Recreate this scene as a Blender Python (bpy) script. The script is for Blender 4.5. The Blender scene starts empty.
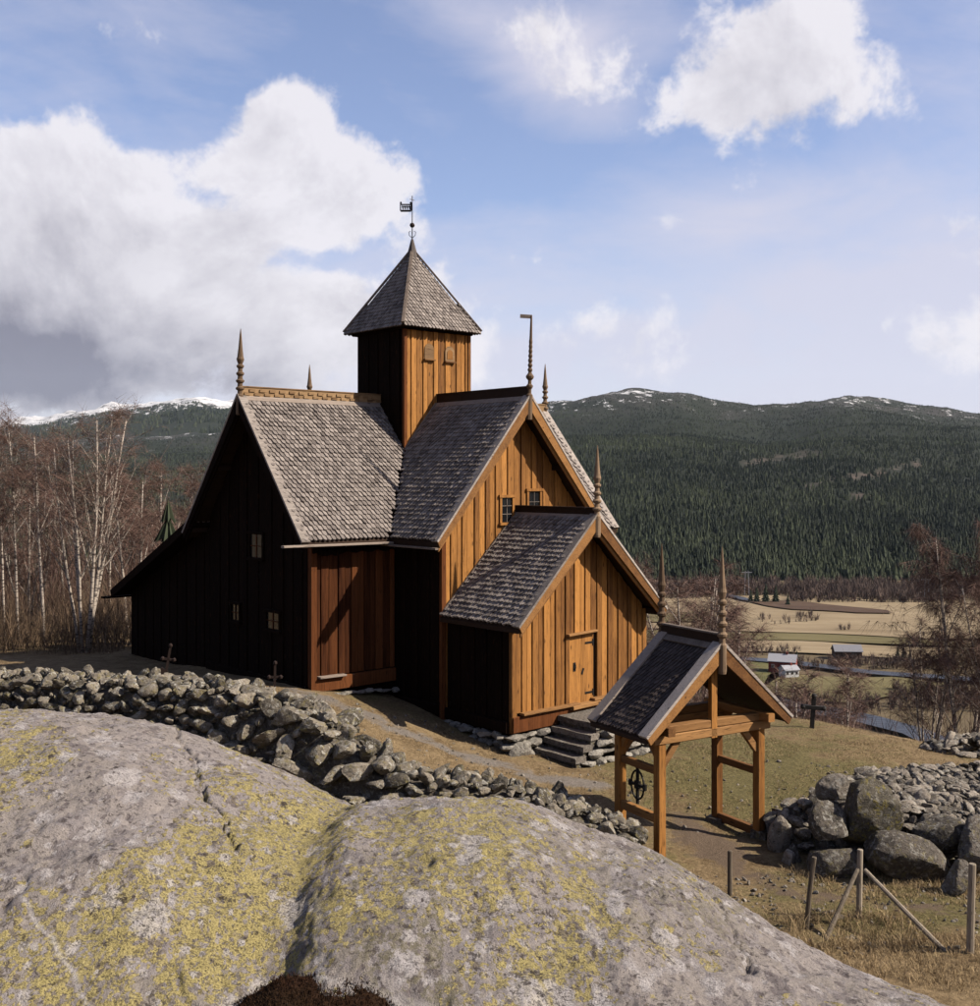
import bpy, bmesh, math, random
import numpy as np
from mathutils import Vector, Matrix, Quaternion, noise as mnoise

R = math.radians
random.seed(7)
rng = np.random.default_rng(11)
scene = bpy.context.scene
col = scene.collection

# ------------------------------------------------------------------ camera
EYE = 6.65                       # the lens above the churchyard by the porch
FPX, U0, V0 = 1098.79, 490.0, 475.25   # focal length, centre column and eye level of the 980 x 1006 photograph
cam_data = bpy.data.cameras.new('camera')
cam_data.sensor_width = 36.0
cam_data.sensor_fit = 'VERTICAL'
cam_data.sensor_height = 36.0
cam_data.lens = 36.0 * FPX / 1006.0
cam_data.shift_y = -(503.0 - V0) / 1006.0
cam_data.clip_start = 0.1
cam_data.clip_end = 60000.0
camera = bpy.data.objects.new('camera', cam_data)
col.objects.link(camera)
camera.location = (0, 0, EYE)
camera.rotation_euler = (R(90), 0, 0)
scene.camera = camera

# ------------------------------------------------------------------ sun, sky, exposure
SUN_AZ, SUN_EL = R(101.0), R(39.0)        # azimuth from +Y towards +X
sun_dir = Vector((math.sin(SUN_AZ) * math.cos(SUN_EL), math.cos(SUN_AZ) * math.cos(SUN_EL), math.sin(SUN_EL)))
sun_data = bpy.data.lights.new('sun', 'SUN')
sun_data.energy = 5.0
sun_data.angle = R(0.53)
sun_data.color = (1.0, 0.90, 0.76)
sun = bpy.data.objects.new('sun', sun_data)
col.objects.link(sun)
sun.rotation_euler = (-sun_dir).to_track_quat('-Z', 'Y').to_euler()

scene.view_settings.view_transform = 'Standard'
scene.view_settings.look = 'None'
scene.view_settings.exposure = 1.2
scene.view_settings.gamma = 1.0
scene.view_settings.use_curve_mapping = False
scene.render.engine = 'CYCLES'
scene.cycles.max_bounces = 4
scene.cycles.diffuse_bounces = 2
scene.cycles.glossy_bounces = 1
scene.cycles.volume_bounces = 0
scene.cycles.use_denoising = True


class Nodes:
    """A small helper to write node graphs as expressions."""
    def __init__(self, tree):
        self.t = tree
        tree.nodes.clear()

    def new(self, kind, props=None, **inputs):
        n = self.t.nodes.new(kind)
        for k, v in (props or {}).items():
            setattr(n, k, v)
        for k, v in inputs.items():
            self.put(n, k, v)
        return n

    def put(self, n, key, v):
        s = n.inputs[int(key[1:])] if key[0] == 'i' and key[1:].isdigit() else n.inputs[key.replace('_', ' ')]
        if isinstance(v, bpy.types.NodeSocket):
            self.t.links.new(v, s)
        elif isinstance(v, bpy.types.Node):
            self.t.links.new(v.outputs[0], s)
        elif isinstance(v, (tuple, list)) and s.type == 'RGBA' and len(v) == 3:
            s.default_value = (*v, 1)
        else:
            s.default_value = v

    def math(self, op, a, b=None, c=None, clamp=False):
        n = self.t.nodes.new('ShaderNodeMath')
        n.operation = op
        n.use_clamp = clamp
        for i, v in enumerate((a, b, c)):
            if v is not None:
                self.put(n, 'i%d' % i, v)
        return n.outputs[0]

    def mix(self, f, a, b, blend='MIX'):
        n = self.t.nodes.new('ShaderNodeMix')
        n.data_type = 'RGBA'
        n.blend_type = blend
        self.put(n, 'i0', f)
        self.put(n, 'i6', a)
        self.put(n, 'i7', b)
        return n.outputs[2]

    def step(self, x, lo, hi, smooth=True):
        n = self.t.nodes.new('ShaderNodeMapRange')
        n.interpolation_type = 'SMOOTHSTEP' if smooth else 'LINEAR'
        self.put(n, 'i0', x)
        self.put(n, 'i1', lo)
        self.put(n, 'i2', hi)
        return n.outputs[0]

    def noise(self, vec, scale, detail=3.0, rough=0.55, dist=0.0, color=False):
        n = self.t.nodes.new('ShaderNodeTexNoise')
        if vec is not None:
            self.put(n, 'Vector', vec)
        self.put(n, 'Scale', scale)
        self.put(n, 'Detail', detail)
        self.put(n, 'Roughness', rough)
        self.put(n, 'Distortion', dist)
        return n.outputs[1 if color else 0]

    def voronoi(self, vec, scale, feature='F1', rand=1.0, out=0):
        n = self.t.nodes.new('ShaderNodeTexVoronoi')
        n.feature = feature
        self.put(n, 'Vector', vec)
        self.put(n, 'Scale', scale)
        self.put(n, 'Randomness', rand)
        return n.outputs[out]

    def scaled(self, vec, s, off=None):
        n = self.t.nodes.new('ShaderNodeVectorMath')
        n.operation = 'MULTIPLY'
        self.put(n, 'i0', vec)
        n.inputs[1].default_value = s
        return n.outputs[0]

    def vadd(self, a, b, op='ADD'):
        n = self.t.nodes.new('ShaderNodeVectorMath')
        n.operation = op
        self.put(n, 'i0', a)
        self.put(n, 'i1', b)
        return n.outputs[0]

    def ramp(self, x, stops, interp='LINEAR'):
        n = self.t.nodes.new('ShaderNodeValToRGB')
        n.color_ramp.interpolation = interp
        e = n.color_ramp.elements
        while len(e) < len(stops):
            e.new(0.5)
        for el, (pos, c) in zip(e, stops):
            el.position = pos
            el.color = (*c, 1) if len(c) == 3 else c
        self.put(n, 'i0', x)
        return n.outputs[0]

    def attr(self, name, out=0):
        n = self.t.nodes.new('ShaderNodeAttribute')
        n.attribute_name = name
        return n.outputs[out]


# ------------------------------------------------------------------ world: blue spring sky with cumulus
world = bpy.data.worlds.new('World')
scene.world = world
world.use_nodes = True
g = Nodes(world.node_tree)
sky = g.new('ShaderNodeTexSky', dict(sky_type='NISHITA', sun_disc=False, sun_elevation=SUN_EL, sun_rotation=SUN_AZ,
                                     altitude=600.0, air_density=1.0, dust_density=1.2, ozone_density=2.5))
tc = g.new('ShaderNodeTexCoord')
dirv = tc.outputs['Generated']
sep = g.new('ShaderNodeSeparateXYZ', None, i0=dirv)
az = g.math('ARCTAN2', sep.outputs[0], sep.outputs[1])
el = g.math('ARCSINE', sep.outputs[2])
warp = g.noise(dirv, 5.2, 8.0, 0.62, 0.25)
warp2 = g.noise(g.vadd(dirv, (3.1, 7.7, 1.3)), 15.0, 7.0, 0.62, 0.2)
stretch = g.noise(g.scaled(g.vadd(dirv, (1.7, 0.4, 5.5)), (6.0, 6.0, 16.0)), 1.0, 6.0, 0.6, 0.8)
turb = g.math('ADD', g.math('MULTIPLY', g.math('SUBTRACT', warp, 0.5), 2.3), g.math('MULTIPLY', g.math('SUBTRACT', warp2, 0.5), 1.7))


def px_dir(u, v):
    p, q = (u - U0) / FPX, (V0 - v) / FPX
    return math.atan2(p, 1.0), math.atan2(q, math.hypot(1.0, p))


def bank(u, v, ru, rv, amp):
    a0, e0 = px_dir(u, v)
    x = g.math('DIVIDE', g.math('SUBTRACT', az, a0), ru / FPX)
    y = g.math('DIVIDE', g.math('SUBTRACT', el, e0), rv / FPX)
    d = g.math('ADD', g.math('MULTIPLY', x, x), g.math('MULTIPLY', y, y))
    return g.math('MULTIPLY', g.math('EXPONENT', g.math('MULTIPLY', d, -1.0)), amp)


def banks(rows):
    s = None
    for c in rows:
        b = bank(*c)
        s = b if s is None else g.math('ADD', s, b)
    return s


cover = banks([(20, 290, 210, 120, 1.05), (210, 315, 190, 105, 0.80), (280, 140, 72, 72, 0.95), (355, 200, 80, 52, 0.72), (70, 165, 110, 45, 0.80), (360, 330, 110, 60, 0.45),
               (765, 80, 112, 70, 1.12), (545, 30, 95, 26, 0.30), (595, 85, 55, 26, 0.28), (640, 130, 34, 16, 0.28), (165, 35, 90, 22, 0.42), (20, 25, 60, 30, 0.35), (172, 116, 40, 30, -0.75), (325, 262, 60, 18, -0.80), (215, 200, 44, 18, -0.55), (120, 225, 40, 14, -0.25), (440, 250, 30, 40, 0.25), (465, 160, 25, 18, 0.42), (560, 345, 130, 40, 0.42), (650, 215, 60, 22, 0.30), (900, 330, 160, 40, 0.34),
               (-330, 220, 240, 130, 0.8), (1290, 170, 220, 90, 0.7)])
# the rest of the sky carries scattered cumulus of the same kind
front = g.step(g.math('COSINE', az), 0.55, 0.85)
elsewhere = g.math('MULTIPLY', g.step(g.noise(dirv, 1.7, 3.0, 0.5), 0.50, 0.70), g.math('SUBTRACT', 0.7, g.math('MULTIPLY', front, 0.7)))
cover = g.math('ADD', cover, elsewhere)
dens = g.math('ADD', g.math('SUBTRACT', cover, 0.45), g.math('MULTIPLY', turb, 0.95))
alpha = g.step(dens, -0.06, 0.30)
# billows: brighter where the cloud thins towards the sun, greyer in the thick bases
sunward = g.noise(g.vadd(dirv, (0.030, -0.004, 0.022)), 5.2, 8.0, 0.62, 0.25)
relief = g.math('MULTIPLY', g.math('SUBTRACT', sunward, warp), 1.9)
thick = g.step(dens, 0.25, 1.05)
base_dark = banks([(30, 375, 270, 44, 0.95), (-30, 315, 130, 55, 0.50), (90, 240, 130, 30, 0.22), (775, 130, 70, 22, 0.12)])
base_dark = g.math('MULTIPLY', base_dark, g.math('ADD', 0.35, g.math('MULTIPLY', warp2, 1.1)))
shade = g.math('ADD', g.math('ADD', g.math('MULTIPLY', thick, 0.10), g.math('MAXIMUM', relief, -0.1)), base_dark, clamp=True)
cloud_col = g.mix(shade, (0.385, 0.372, 0.392), (0.082, 0.078, 0.104))
vis = g.math('MULTIPLY', alpha, 0.94)
SKY_STRENGTH = 0.074
sky_lin = g.mix(1.0, sky.outputs[0], (SKY_STRENGTH * 1.10, SKY_STRENGTH * 0.96, SKY_STRENGTH), 'MULTIPLY')
# thin high veil, thicker towards the horizon
stretch2 = g.noise(g.scaled(g.vadd(dirv, (4.7, 2.4, 1.5)), (2.6, 2.6, 6.5)), 1.0, 7.0, 0.6, 0.5)
veil_w = g.math('ADD', g.math('MULTIPLY', g.step(el, 0.36, 0.0), 0.62), g.math('ADD', g.math('MULTIPLY', g.math('SUBTRACT', stretch, 0.5), 0.8), g.math('MULTIPLY', g.math('SUBTRACT', stretch2, 0.47), 2.0)))
veil_w = g.math('ADD', veil_w, banks([(470, 10, 60, 30, 0.35), (545, 60, 55, 30, 0.45), (605, 110, 50, 26, 0.45), (760, 215, 220, 30, 0.25), (860, 300, 260, 110, 0.55), (600, 350, 220, 60, 0.25), (330, 330, 150, 70, 0.3), (565, 60, 90, 60, 0.5), (800, 200, 200, 40, 0.15)]))
veil_w = g.math('MINIMUM', g.math('MAXIMUM', veil_w, 0.03), 0.86)
sky_lin = g.mix(veil_w, sky_lin, (0.295, 0.29, 0.345))
final = g.mix(vis, sky_lin, cloud_col)
bg = g.new('ShaderNodeBackground', None, Color=final, Strength=1.0)
g.new('ShaderNodeOutputWorld', None, Surface=bg)


# ------------------------------------------------------------------ mesh helpers
def empty(name, loc=(0, 0, 0), rz=0.0, parent=None):
    o = bpy.data.objects.new(name, None)
    col.objects.link(o)
    o.location = loc
    o.rotation_euler = (0, 0, rz)
    o.empty_display_size = 0.2
    if parent:
        o.parent = parent
    return o


def tag(o, label=None, cat=None, group=None, kind=None):
    for k, v in (('label', label), ('category', cat), ('group', group), ('kind', kind)):
        if v:
            o[k] = v
    return o


def link(name, mesh, parent=None, mat=None):
    o = bpy.data.objects.new(name, mesh)
    col.objects.link(o)
    if parent:
        o.parent = parent
    if mat and not mesh.materials:
        mesh.materials.append(mat)
    return o


class MB:
    """Collects shapes for one mesh object."""
    def __init__(self):
        self.v, self.f, self.n = [], [], 0
        self.cols = []

    def add(self, verts, faces, c=None):
        b = len(self.v)
        self.v.extend([tuple(p) for p in verts])
        self.f.extend([tuple(i + b for i in f) for f in faces])
        if c is not None:
            self.cols.extend([c] * len(verts))
        return self

    def box(self, c, s, m=None, col_=None):
        hx, hy, hz = s[0] / 2, s[1] / 2, s[2] / 2
        vs = [Vector((x * hx, y * hy, z * hz)) for z in (-1, 1) for y in (-1, 1) for x in (-1, 1)]
        if m is not None:
            vs = [m @ p for p in vs]
        c = Vector(c)
        return self.add([p + c for p in vs], [(0, 2, 3, 1), (4, 5, 7, 6), (0, 1, 5, 4), (2, 6, 7, 3), (0, 4, 6, 2), (1, 3, 7, 5)], col_)

    def beam(self, a, b, w, h, up=(0, 0, 1), bev=0.0):
        """A squared timber from a to b, w across and h along up, with chamfered long edges."""
        a, b, up = Vector(a), Vector(b), Vector(up)
        d = (b - a).normalized()
        x = d.cross(up).normalized()
        z = x.cross(d).normalized()
        hw, hh = w / 2, h / 2
        if bev <= 0:
            prof = [(-hw, -hh), (hw, -hh), (hw, hh), (-hw, hh)]
        else:
            e = bev
            prof = [(-hw + e, -hh), (hw - e, -hh), (hw, -hh + e), (hw, hh - e), (hw - e, hh), (-hw + e, hh), (-hw, hh - e), (-hw, -hh + e)]
        n = len(prof)
        vs = [p + x * q[0] + z * q[1] for p in (a, b) for q in prof]
        fs = [(i, (i + 1) % n, n + (i + 1) % n, n + i) for i in range(n)]
        fs += [tuple(range(n - 1, -1, -1)), tuple(range(n, 2 * n))]
        return self.add(vs, fs)

    def tube(self, pts, radii, sides=6, cap=True):
        pts = [Vector(p) for p in pts]
        rings = []
        prev = None
        for i, p in enumerate(pts):
            d = (pts[min(i + 1, len(pts) - 1)] - pts[max(i - 1, 0)])
            if d.length < 1e-9:
                d = Vector((0, 0, 1))
            d.normalize()
            ref = prev if prev is not None else (Vector((1, 0, 0)) if abs(d.x) < 0.9 else Vector((0, 1, 0)))
            x = (ref - d * ref.dot(d)).normalized()
            prev = x
            y = d.cross(x)
            rings.append([p + (x * math.cos(2 * math.pi * k / sides) + y * math.sin(2 * math.pi * k / sides)) * radii[i] for k in range(sides)])
        vs = [q for r in rings for q in r]
        fs = []
        for i in range(len(pts) - 1):
            for k in range(sides):
                k2 = (k + 1) % sides
                fs.append((i * sides + k, i * sides + k2, (i + 1) * sides + k2, (i + 1) * sides + k))
        if cap:
            fs.append(tuple(range(sides - 1, -1, -1)))
            fs.append(tuple((len(pts) - 1) * sides + k for k in range(sides)))
        return self.add(vs, fs)

    def lathe(self, base, prof, sides=12, tilt=None):
        base = Vector(base)
        vs, fs = [], []
        for r, z in prof:
            for k in range(sides):
                a = 2 * math.pi * k / sides
                p = Vector((math.cos(a) * r, math.sin(a) * r, z))
                if tilt is not None:
                    p = tilt @ p
                vs.append(base + p)
        for i in range(len(prof) - 1):
            for k in range(sides):
                k2 = (k + 1) % sides
                fs.append((i * sides + k, i * sides + k2, (i + 1) * sides + k2, (i + 1) * sides + k))
        fs.append(tuple(range(sides - 1, -1, -1)))
        fs.append(tuple((len(prof) - 1) * sides + k for k in range(sides)))
        return self.add(vs, fs)

    def prism(self, poly, d):
        """poly: 3-D points of one face; d: extrusion vector."""
        n = len(poly)
        d = Vector(d)
        vs = [Vector(p) for p in poly] + [Vector(p) + d for p in poly]
        fs = [tuple(range(n - 1, -1, -1)), tuple(range(n, 2 * n))] + [(i, (i + 1) % n, n + (i + 1) % n, n + i) for i in range(n)]
        return self.add(vs, fs)

    def build(self, name, mat, parent=None, smooth=False):
        me = bpy.data.meshes.new(name)
        me.from_pydata(self.v, [], self.f)
        bm = bmesh.new()
        bm.from_mesh(me)
        if len(self.f) < 30000:
            bmesh.ops.recalc_face_normals(bm, faces=bm.faces)
        bm.to_mesh(me)
        bm.free()
        if self.cols:
            a = me.color_attributes.new('tint', 'FLOAT_COLOR', 'POINT')
            a.data.foreach_set('color', np.array([(c, c, c, 1) if not isinstance(c, tuple) else (*c, 1) for c in self.cols], dtype=np.float32).ravel())
        me.materials.append(mat)
        if smooth:
            me.polygons.foreach_set('use_smooth', [True] * len(me.polygons))
        me.update()
        return link(name, me, parent)


def raw_mesh(name, verts, faces, mat, parent=None, smooth=False, tint=None):
    """Fast path for numpy arrays of triangles or quads."""
    me = bpy.data.meshes.new(name)
    verts = np.asarray(verts, dtype=np.float32)
    faces = np.asarray(faces, dtype=np.int32)
    k = faces.shape[1]
    me.vertices.add(len(verts))
    me.vertices.foreach_set('co', verts.ravel())
    me.loops.add(faces.size)
    me.loops.foreach_set('vertex_index', faces.ravel())
    me.polygons.add(len(faces))
    me.polygons.foreach_set('loop_start', np.arange(0, faces.size, k, dtype=np.int32))
    me.polygons.foreach_set('use_smooth', np.full(len(faces), smooth))
    if tint is not None:
        a = me.color_attributes.new('tint', 'FLOAT_COLOR', 'POINT')
        t = np.ones((len(verts), 4), dtype=np.float32)
        t[:, :3] = np.asarray(tint, dtype=np.float32).reshape(len(verts), -1)
        a.data.foreach_set('color', t.ravel())
    me.update(calc_edges=True)
    me.validate()
    me.materials.append(mat)
    return link(name, me, parent)


def smooth01(x):
    x = np.clip(x, 0, 1)
    return x * x * (3 - 2 * x)


def fbm(x, y, scale, octaves=4, seed=0.0):
    """Fractal noise of arrays, about -1..1."""
    out = np.empty(x.size, dtype=np.float64)
    xs, ys = x.ravel() * scale, y.ravel() * scale
    for i in range(x.size):
        out[i] = mnoise.fractal((xs[i], ys[i], seed), 0.9, 2.0, octaves)
    return out.reshape(x.shape)

# ------------------------------------------------------------------ materials
def material(name):
    m = bpy.data.materials.new(name)
    m.use_nodes = True
    return m, Nodes(m.node_tree)


def finish(g, color, rough=0.85, bump=None, dist=0.01, strength=1.0, spec=0.25, **extra):
    b = g.new('ShaderNodeBsdfPrincipled')
    color = g.mix(1.0, color, (0.50, 0.50, 0.50), 'MULTIPLY')      # the picture is exposed about one stop up
    g.put(b, 'Base Color', color)
    g.put(b, 'Roughness', rough)
    g.put(b, 'Specular IOR Level', spec)
    for k, v in extra.items():
        g.put(b, k, v)
    if bump is not None:
        bn = g.new('ShaderNodeBump', None, Strength=strength, Distance=dist, Height=bump)
        g.put(b, 'Normal', bn)
    g.new('ShaderNodeOutputMaterial', None, Surface=b)


def wood(name, light, dark, knots=(0.05, 0.02, 0.008), axis=2, spread=0.55, rough=0.75, spec=0.12):
    """Old timber: streaky grain along one axis, each piece with its own tone."""
    m, g = material(name)
    tc = g.new('ShaderNodeTexCoord')
    oi = g.new('ShaderNodeObjectInfo')
    rnd = oi.outputs['Random']
    off = g.new('ShaderNodeCombineXYZ', None, i0=g.math('MULTIPLY', rnd, 37.0), i1=g.math('MULTIPLY', rnd, 17.0), i2=g.math('MULTIPLY', rnd, 53.0))
    v = g.vadd(tc.outputs['Object'], off.outputs[0])
    s = [14.0, 14.0, 14.0]
    s[axis] = 0.7
    grain = g.noise(g.scaled(v, tuple(s)), 2.0, 6.0, 0.65, 0.4)
    s2 = [5.0, 5.0, 5.0]
    s2[axis] = 0.35
    broad = g.noise(g.scaled(v, tuple(s2)), 1.0, 3.0, 0.6)
    tone = g.math('ADD', g.math('MULTIPLY', grain, 0.75), g.math('ADD', g.math('MULTIPLY', broad, 0.55), g.math('MULTIPLY', g.math('SUBTRACT', rnd, 0.5), spread)))
    c = g.mix(g.step(tone, 0.28, 0.95, False), dark, light)
    crack = g.step(g.noise(g.scaled(v, tuple(1.8 * q for q in s)), 2.5, 4.0, 0.6), 0.42, 0.33)
    c = g.mix(g.math('MULTIPLY', crack, 0.85), c, knots)
    kn = g.step(g.voronoi(g.scaled(v, tuple(4.6 if i != axis else 1.5 for i in range(3))), 1.0), 0.13, 0.05)
    c = g.mix(g.math('MULTIPLY', kn, 0.8), c, knots)
    finish(g, c, rough, g.math('SUBTRACT', grain, g.math('MULTIPLY', crack, 0.6)), 0.006, 0.8, spec)
    return m


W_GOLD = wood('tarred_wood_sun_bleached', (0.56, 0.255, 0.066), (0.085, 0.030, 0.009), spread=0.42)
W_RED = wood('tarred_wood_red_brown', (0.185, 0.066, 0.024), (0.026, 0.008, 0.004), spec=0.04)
W_TAR_SHADE = wood('tarred_wood_shade_darkened', (0.016, 0.0085, 0.005), (0.006, 0.0035, 0.0025), spread=0.3, rough=0.95, spec=0.04)  # real tar, darkened further so the sunless sides' shade is in the colour
W_GOLDX = wood('timber_lengthwise_golden', (0.44, 0.232, 0.088), (0.12, 0.050, 0.017), axis=0)
W_BARGE = wood('barge_board_golden', (0.42, 0.205, 0.068), (0.11, 0.045, 0.015), axis=1)
W_BLACKX = wood('timber_lengthwise_tarred', (0.05, 0.026, 0.014), (0.016, 0.008, 0.005), axis=0, spread=0.3)
W_CREST = wood('bleached_crest_wood', (0.42, 0.27, 0.14), (0.17, 0.095, 0.045), axis=0)
W_GREY = wood('weathered_grey_wood', (0.38, 0.31, 0.26), (0.13, 0.10, 0.082), (0.05, 0.04, 0.035), axis=0)
W_GREYZ = wood('weathered_grey_post', (0.42, 0.35, 0.27), (0.11, 0.085, 0.06), (0.04, 0.03, 0.025), axis=2)
W_FIN = wood('turned_finial_wood', (0.30, 0.205, 0.13), (0.10, 0.062, 0.036))
W_BAR = wood('grey_window_bar', (0.20, 0.17, 0.15), (0.09, 0.075, 0.065))
W_CAP = wood('silver_grey_cap', (0.54, 0.47, 0.42), (0.20, 0.17, 0.15), (0.06, 0.05, 0.045), axis=0)


def shingle_mat(name, light, dark):
    m, g = material(name)
    t = g.attr('tint')
    tc = g.new('ShaderNodeTexCoord')
    n = g.noise(g.scaled(tc.outputs['Object'], (9.0, 9.0, 9.0)), 1.0, 5.0, 0.65)
    stain = g.noise(tc.outputs['Object'], 0.9, 4.0, 0.6)
    f = g.math('ADD', g.math('MULTIPLY', t, 0.75), g.math('ADD', g.math('MULTIPLY', g.math('SUBTRACT', n, 0.5), 0.9), g.math('MULTIPLY', g.math('SUBTRACT', stain, 0.5), 0.5)), clamp=True)
    c = g.mix(f, dark, light)
    fine = g.noise(g.scaled(tc.outputs['Object'], (60.0, 60.0, 14.0)), 1.0, 3.0, 0.6)
    finish(g, c, 0.85, fine, 0.004, 0.7)
    return m


SHINGLE = shingle_mat('weathered_shingle', (0.40, 0.345, 0.31), (0.115, 0.094, 0.085))
SHINGLE_SHADE = shingle_mat('shade_darkened_shingle', (0.115, 0.085, 0.075), (0.030, 0.021, 0.019))  # the grey shingle again, with the gate roof's shade put into its colour


def plain(name, c, rough=0.7, var=0.25, scale=6.0, metal=0.0, spec=0.3):
    m, g = material(name)
    tc = g.new('ShaderNodeTexCoord')
    n = g.noise(tc.outputs['Object'], scale, 5.0, 0.65)
    k = g.mix(n, tuple(q * (1 - var) for q in c), tuple(q * (1 + var) for q in c))
    finish(g, k, rough, n, 0.01, 0.4, spec, Metallic=metal)
    return m


IRON = plain('rusty_iron', (0.030, 0.015, 0.011), 0.8, 0.5, 25, 0.3)
DARK_IRON = plain('dark_iron', (0.02, 0.018, 0.017), 0.6, 0.4, 25, 0.6)
CROSS_WOOD = plain('black_painted_wood', (0.018, 0.014, 0.012), 0.7, 0.4, 8)
WHITE_PAINT = plain('white_paint', (0.70, 0.70, 0.68), 0.6, 0.08, 2)
RED_PAINT = plain('red_paint', (0.24, 0.035, 0.022), 0.7, 0.2, 2)
SLATE = plain('pale_sheet_roof', (0.42, 0.42, 0.45), 0.5, 0.1, 1.0)
BARN_ROOF = plain('grey_barn_roof', (0.24, 0.24, 0.27), 0.6, 0.15, 1.0)
BARN_WALL = plain('dark_barn_board', (0.075, 0.035, 0.025), 0.8, 0.3, 3.0)

GLASS, g = material('old_window_glass')
finish(g, (0.012, 0.013, 0.016), 0.08, None, spec=0.6)


def stone_mat(name, base, lichen_amt=0.5, moss_amt=0.2, dark=0.35):
    m, g = material(name)
    tc = g.new('ShaderNodeTexCoord')
    oi = g.new('ShaderNodeObjectInfo')
    rnd = oi.outputs['Random']
    off = g.new('ShaderNodeCombineXYZ', None, i0=g.math('MULTIPLY', rnd, 91.0), i1=g.math('MULTIPLY', rnd, 47.0), i2=g.math('MULTIPLY', rnd, 23.0))
    geo = g.new('ShaderNodeNewGeometry')
    v = g.vadd(geo.outputs['Position'], off.outputs[0])
    isl = geo.outputs['Random Per Island']
    big = g.noise(v, 2.2, 5.0, 0.65)
    fine = g.noise(v, 17.0, 5.0, 0.7)
    tone = g.math('ADD', g.math('MULTIPLY', big, 0.5), g.math('ADD', g.math('MULTIPLY', fine, 0.5), g.math('MULTIPLY', g.math('SUBTRACT', g.math('FRACT', g.math('ADD', rnd, isl)), 0.5), 0.55)))
    c = g.mix(g.step(tone, 0.15, 0.95, False), tuple(q * dark for q in base), tuple(min(q * 1.45, 0.8) for q in base))
    pale = g.step(g.noise(v, 9.0, 6.0, 0.75, 0.5), 0.52, 0.60)
    c = g.mix(g.math('MULTIPLY', pale, lichen_amt), c, (0.48, 0.46, 0.41))
    yel = g.step(g.noise(g.vadd(v, (9.0, 2.0, 5.0)), 8.0, 6.0, 0.75, 0.4), 0.53, 0.60)
    c = g.mix(g.math('MULTIPLY', yel, moss_amt), c, (0.23, 0.19, 0.055))
    blk = g.step(g.noise(g.vadd(v, (1.0, 12.0, 3.0)), 13.0, 6.0, 0.75), 0.47, 0.39)
    c = g.mix(g.math('MULTIPLY', blk, 0.7), c, (0.028, 0.025, 0.022))
    finish(g, c, 0.92, g.math('ADD', fine, g.math('MULTIPLY', big, 0.7)), 0.05, 0.9, 0.15)
    return m


STONE = stone_mat('lichened_fieldstone', (0.28, 0.24, 0.19), 0.85, 0.55, 0.18)
STONE_R = stone_mat('grey_fieldstone', (0.31, 0.265, 0.22), 0.7, 0.2, 0.25)
STONE_D = stone_mat('dark_boulder_stone', (0.155, 0.132, 0.11), 0.45, 0.45)
STONE_M = stone_mat('mossy_boulder_stone', (0.125, 0.108, 0.082), 0.35, 0.9)
MASONRY = stone_mat('pale_masonry', (0.33, 0.30, 0.26), 0.5, 0.05, 0.55)
SLAB = stone_mat('step_slab', (0.27, 0.235, 0.20), 0.3, 0.05, 0.5)

# the lichen-covered bedrock
BEDROCK, g = material('lichened_bedrock')
tc = g.new('ShaderNodeTexCoord')
v = tc.outputs['Object']
wv = g.vadd(v, g.scaled(g.noise(v, 3.0, 4.0, 0.6, color=True), (0.22, 0.22, 0.22)))
big = g.noise(v, 0.55, 4.0, 0.55)
mid = g.noise(v, 2.6, 6.0, 0.65, 0.5)
fine = g.noise(v, 26.0, 6.0, 0.72)
grit = g.noise(v, 85.0, 4.0, 0.75)
c = g.mix(g.math('ADD', g.math('MULTIPLY', mid, 0.55), g.math('MULTIPLY', fine, 0.45)), (0.215, 0.183, 0.172), (0.60, 0.535, 0.50))
# broad weather tones
c = g.mix(g.math('MULTIPLY', g.step(big, 0.42, 0.62), 0.35), c, (0.33, 0.285, 0.235))
# dull green-grey film
film = g.math('MULTIPLY', g.step(g.math('ADD', g.noise(g.vadd(v, (4.0, 1.0, 8.0)), 0.9, 5.0, 0.6), g.math('MULTIPLY', g.attr('film'), 0.25)), 0.46, 0.72), 0.75)
c = g.mix(g.math('MULTIPLY', film, g.step(fine, 0.36, 0.56)), c, (0.175, 0.155, 0.085))
# crusty lichen thalli: cells of several sizes, each species in drifts
lv = g.scaled(v, (1.0, 0.62, 1.0))


def thalli(scale, off, jig):
    w_ = g.vadd(g.vadd(lv, off), g.scaled(g.vadd(g.noise(lv, scale * 1.6, 4.0, 0.7, color=True), (-0.5, -0.5, -0.5)), (jig / scale,) * 3))
    n_ = g.t.nodes.new('ShaderNodeTexVoronoi')
    g.put(n_, 'Vector', w_)
    g.put(n_, 'Scale', scale)
    s_ = g.new('ShaderNodeSeparateColor', None, i0=n_.outputs['Color'])
    return s_.outputs[0], s_.outputs[1], n_.outputs['Distance']


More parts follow.
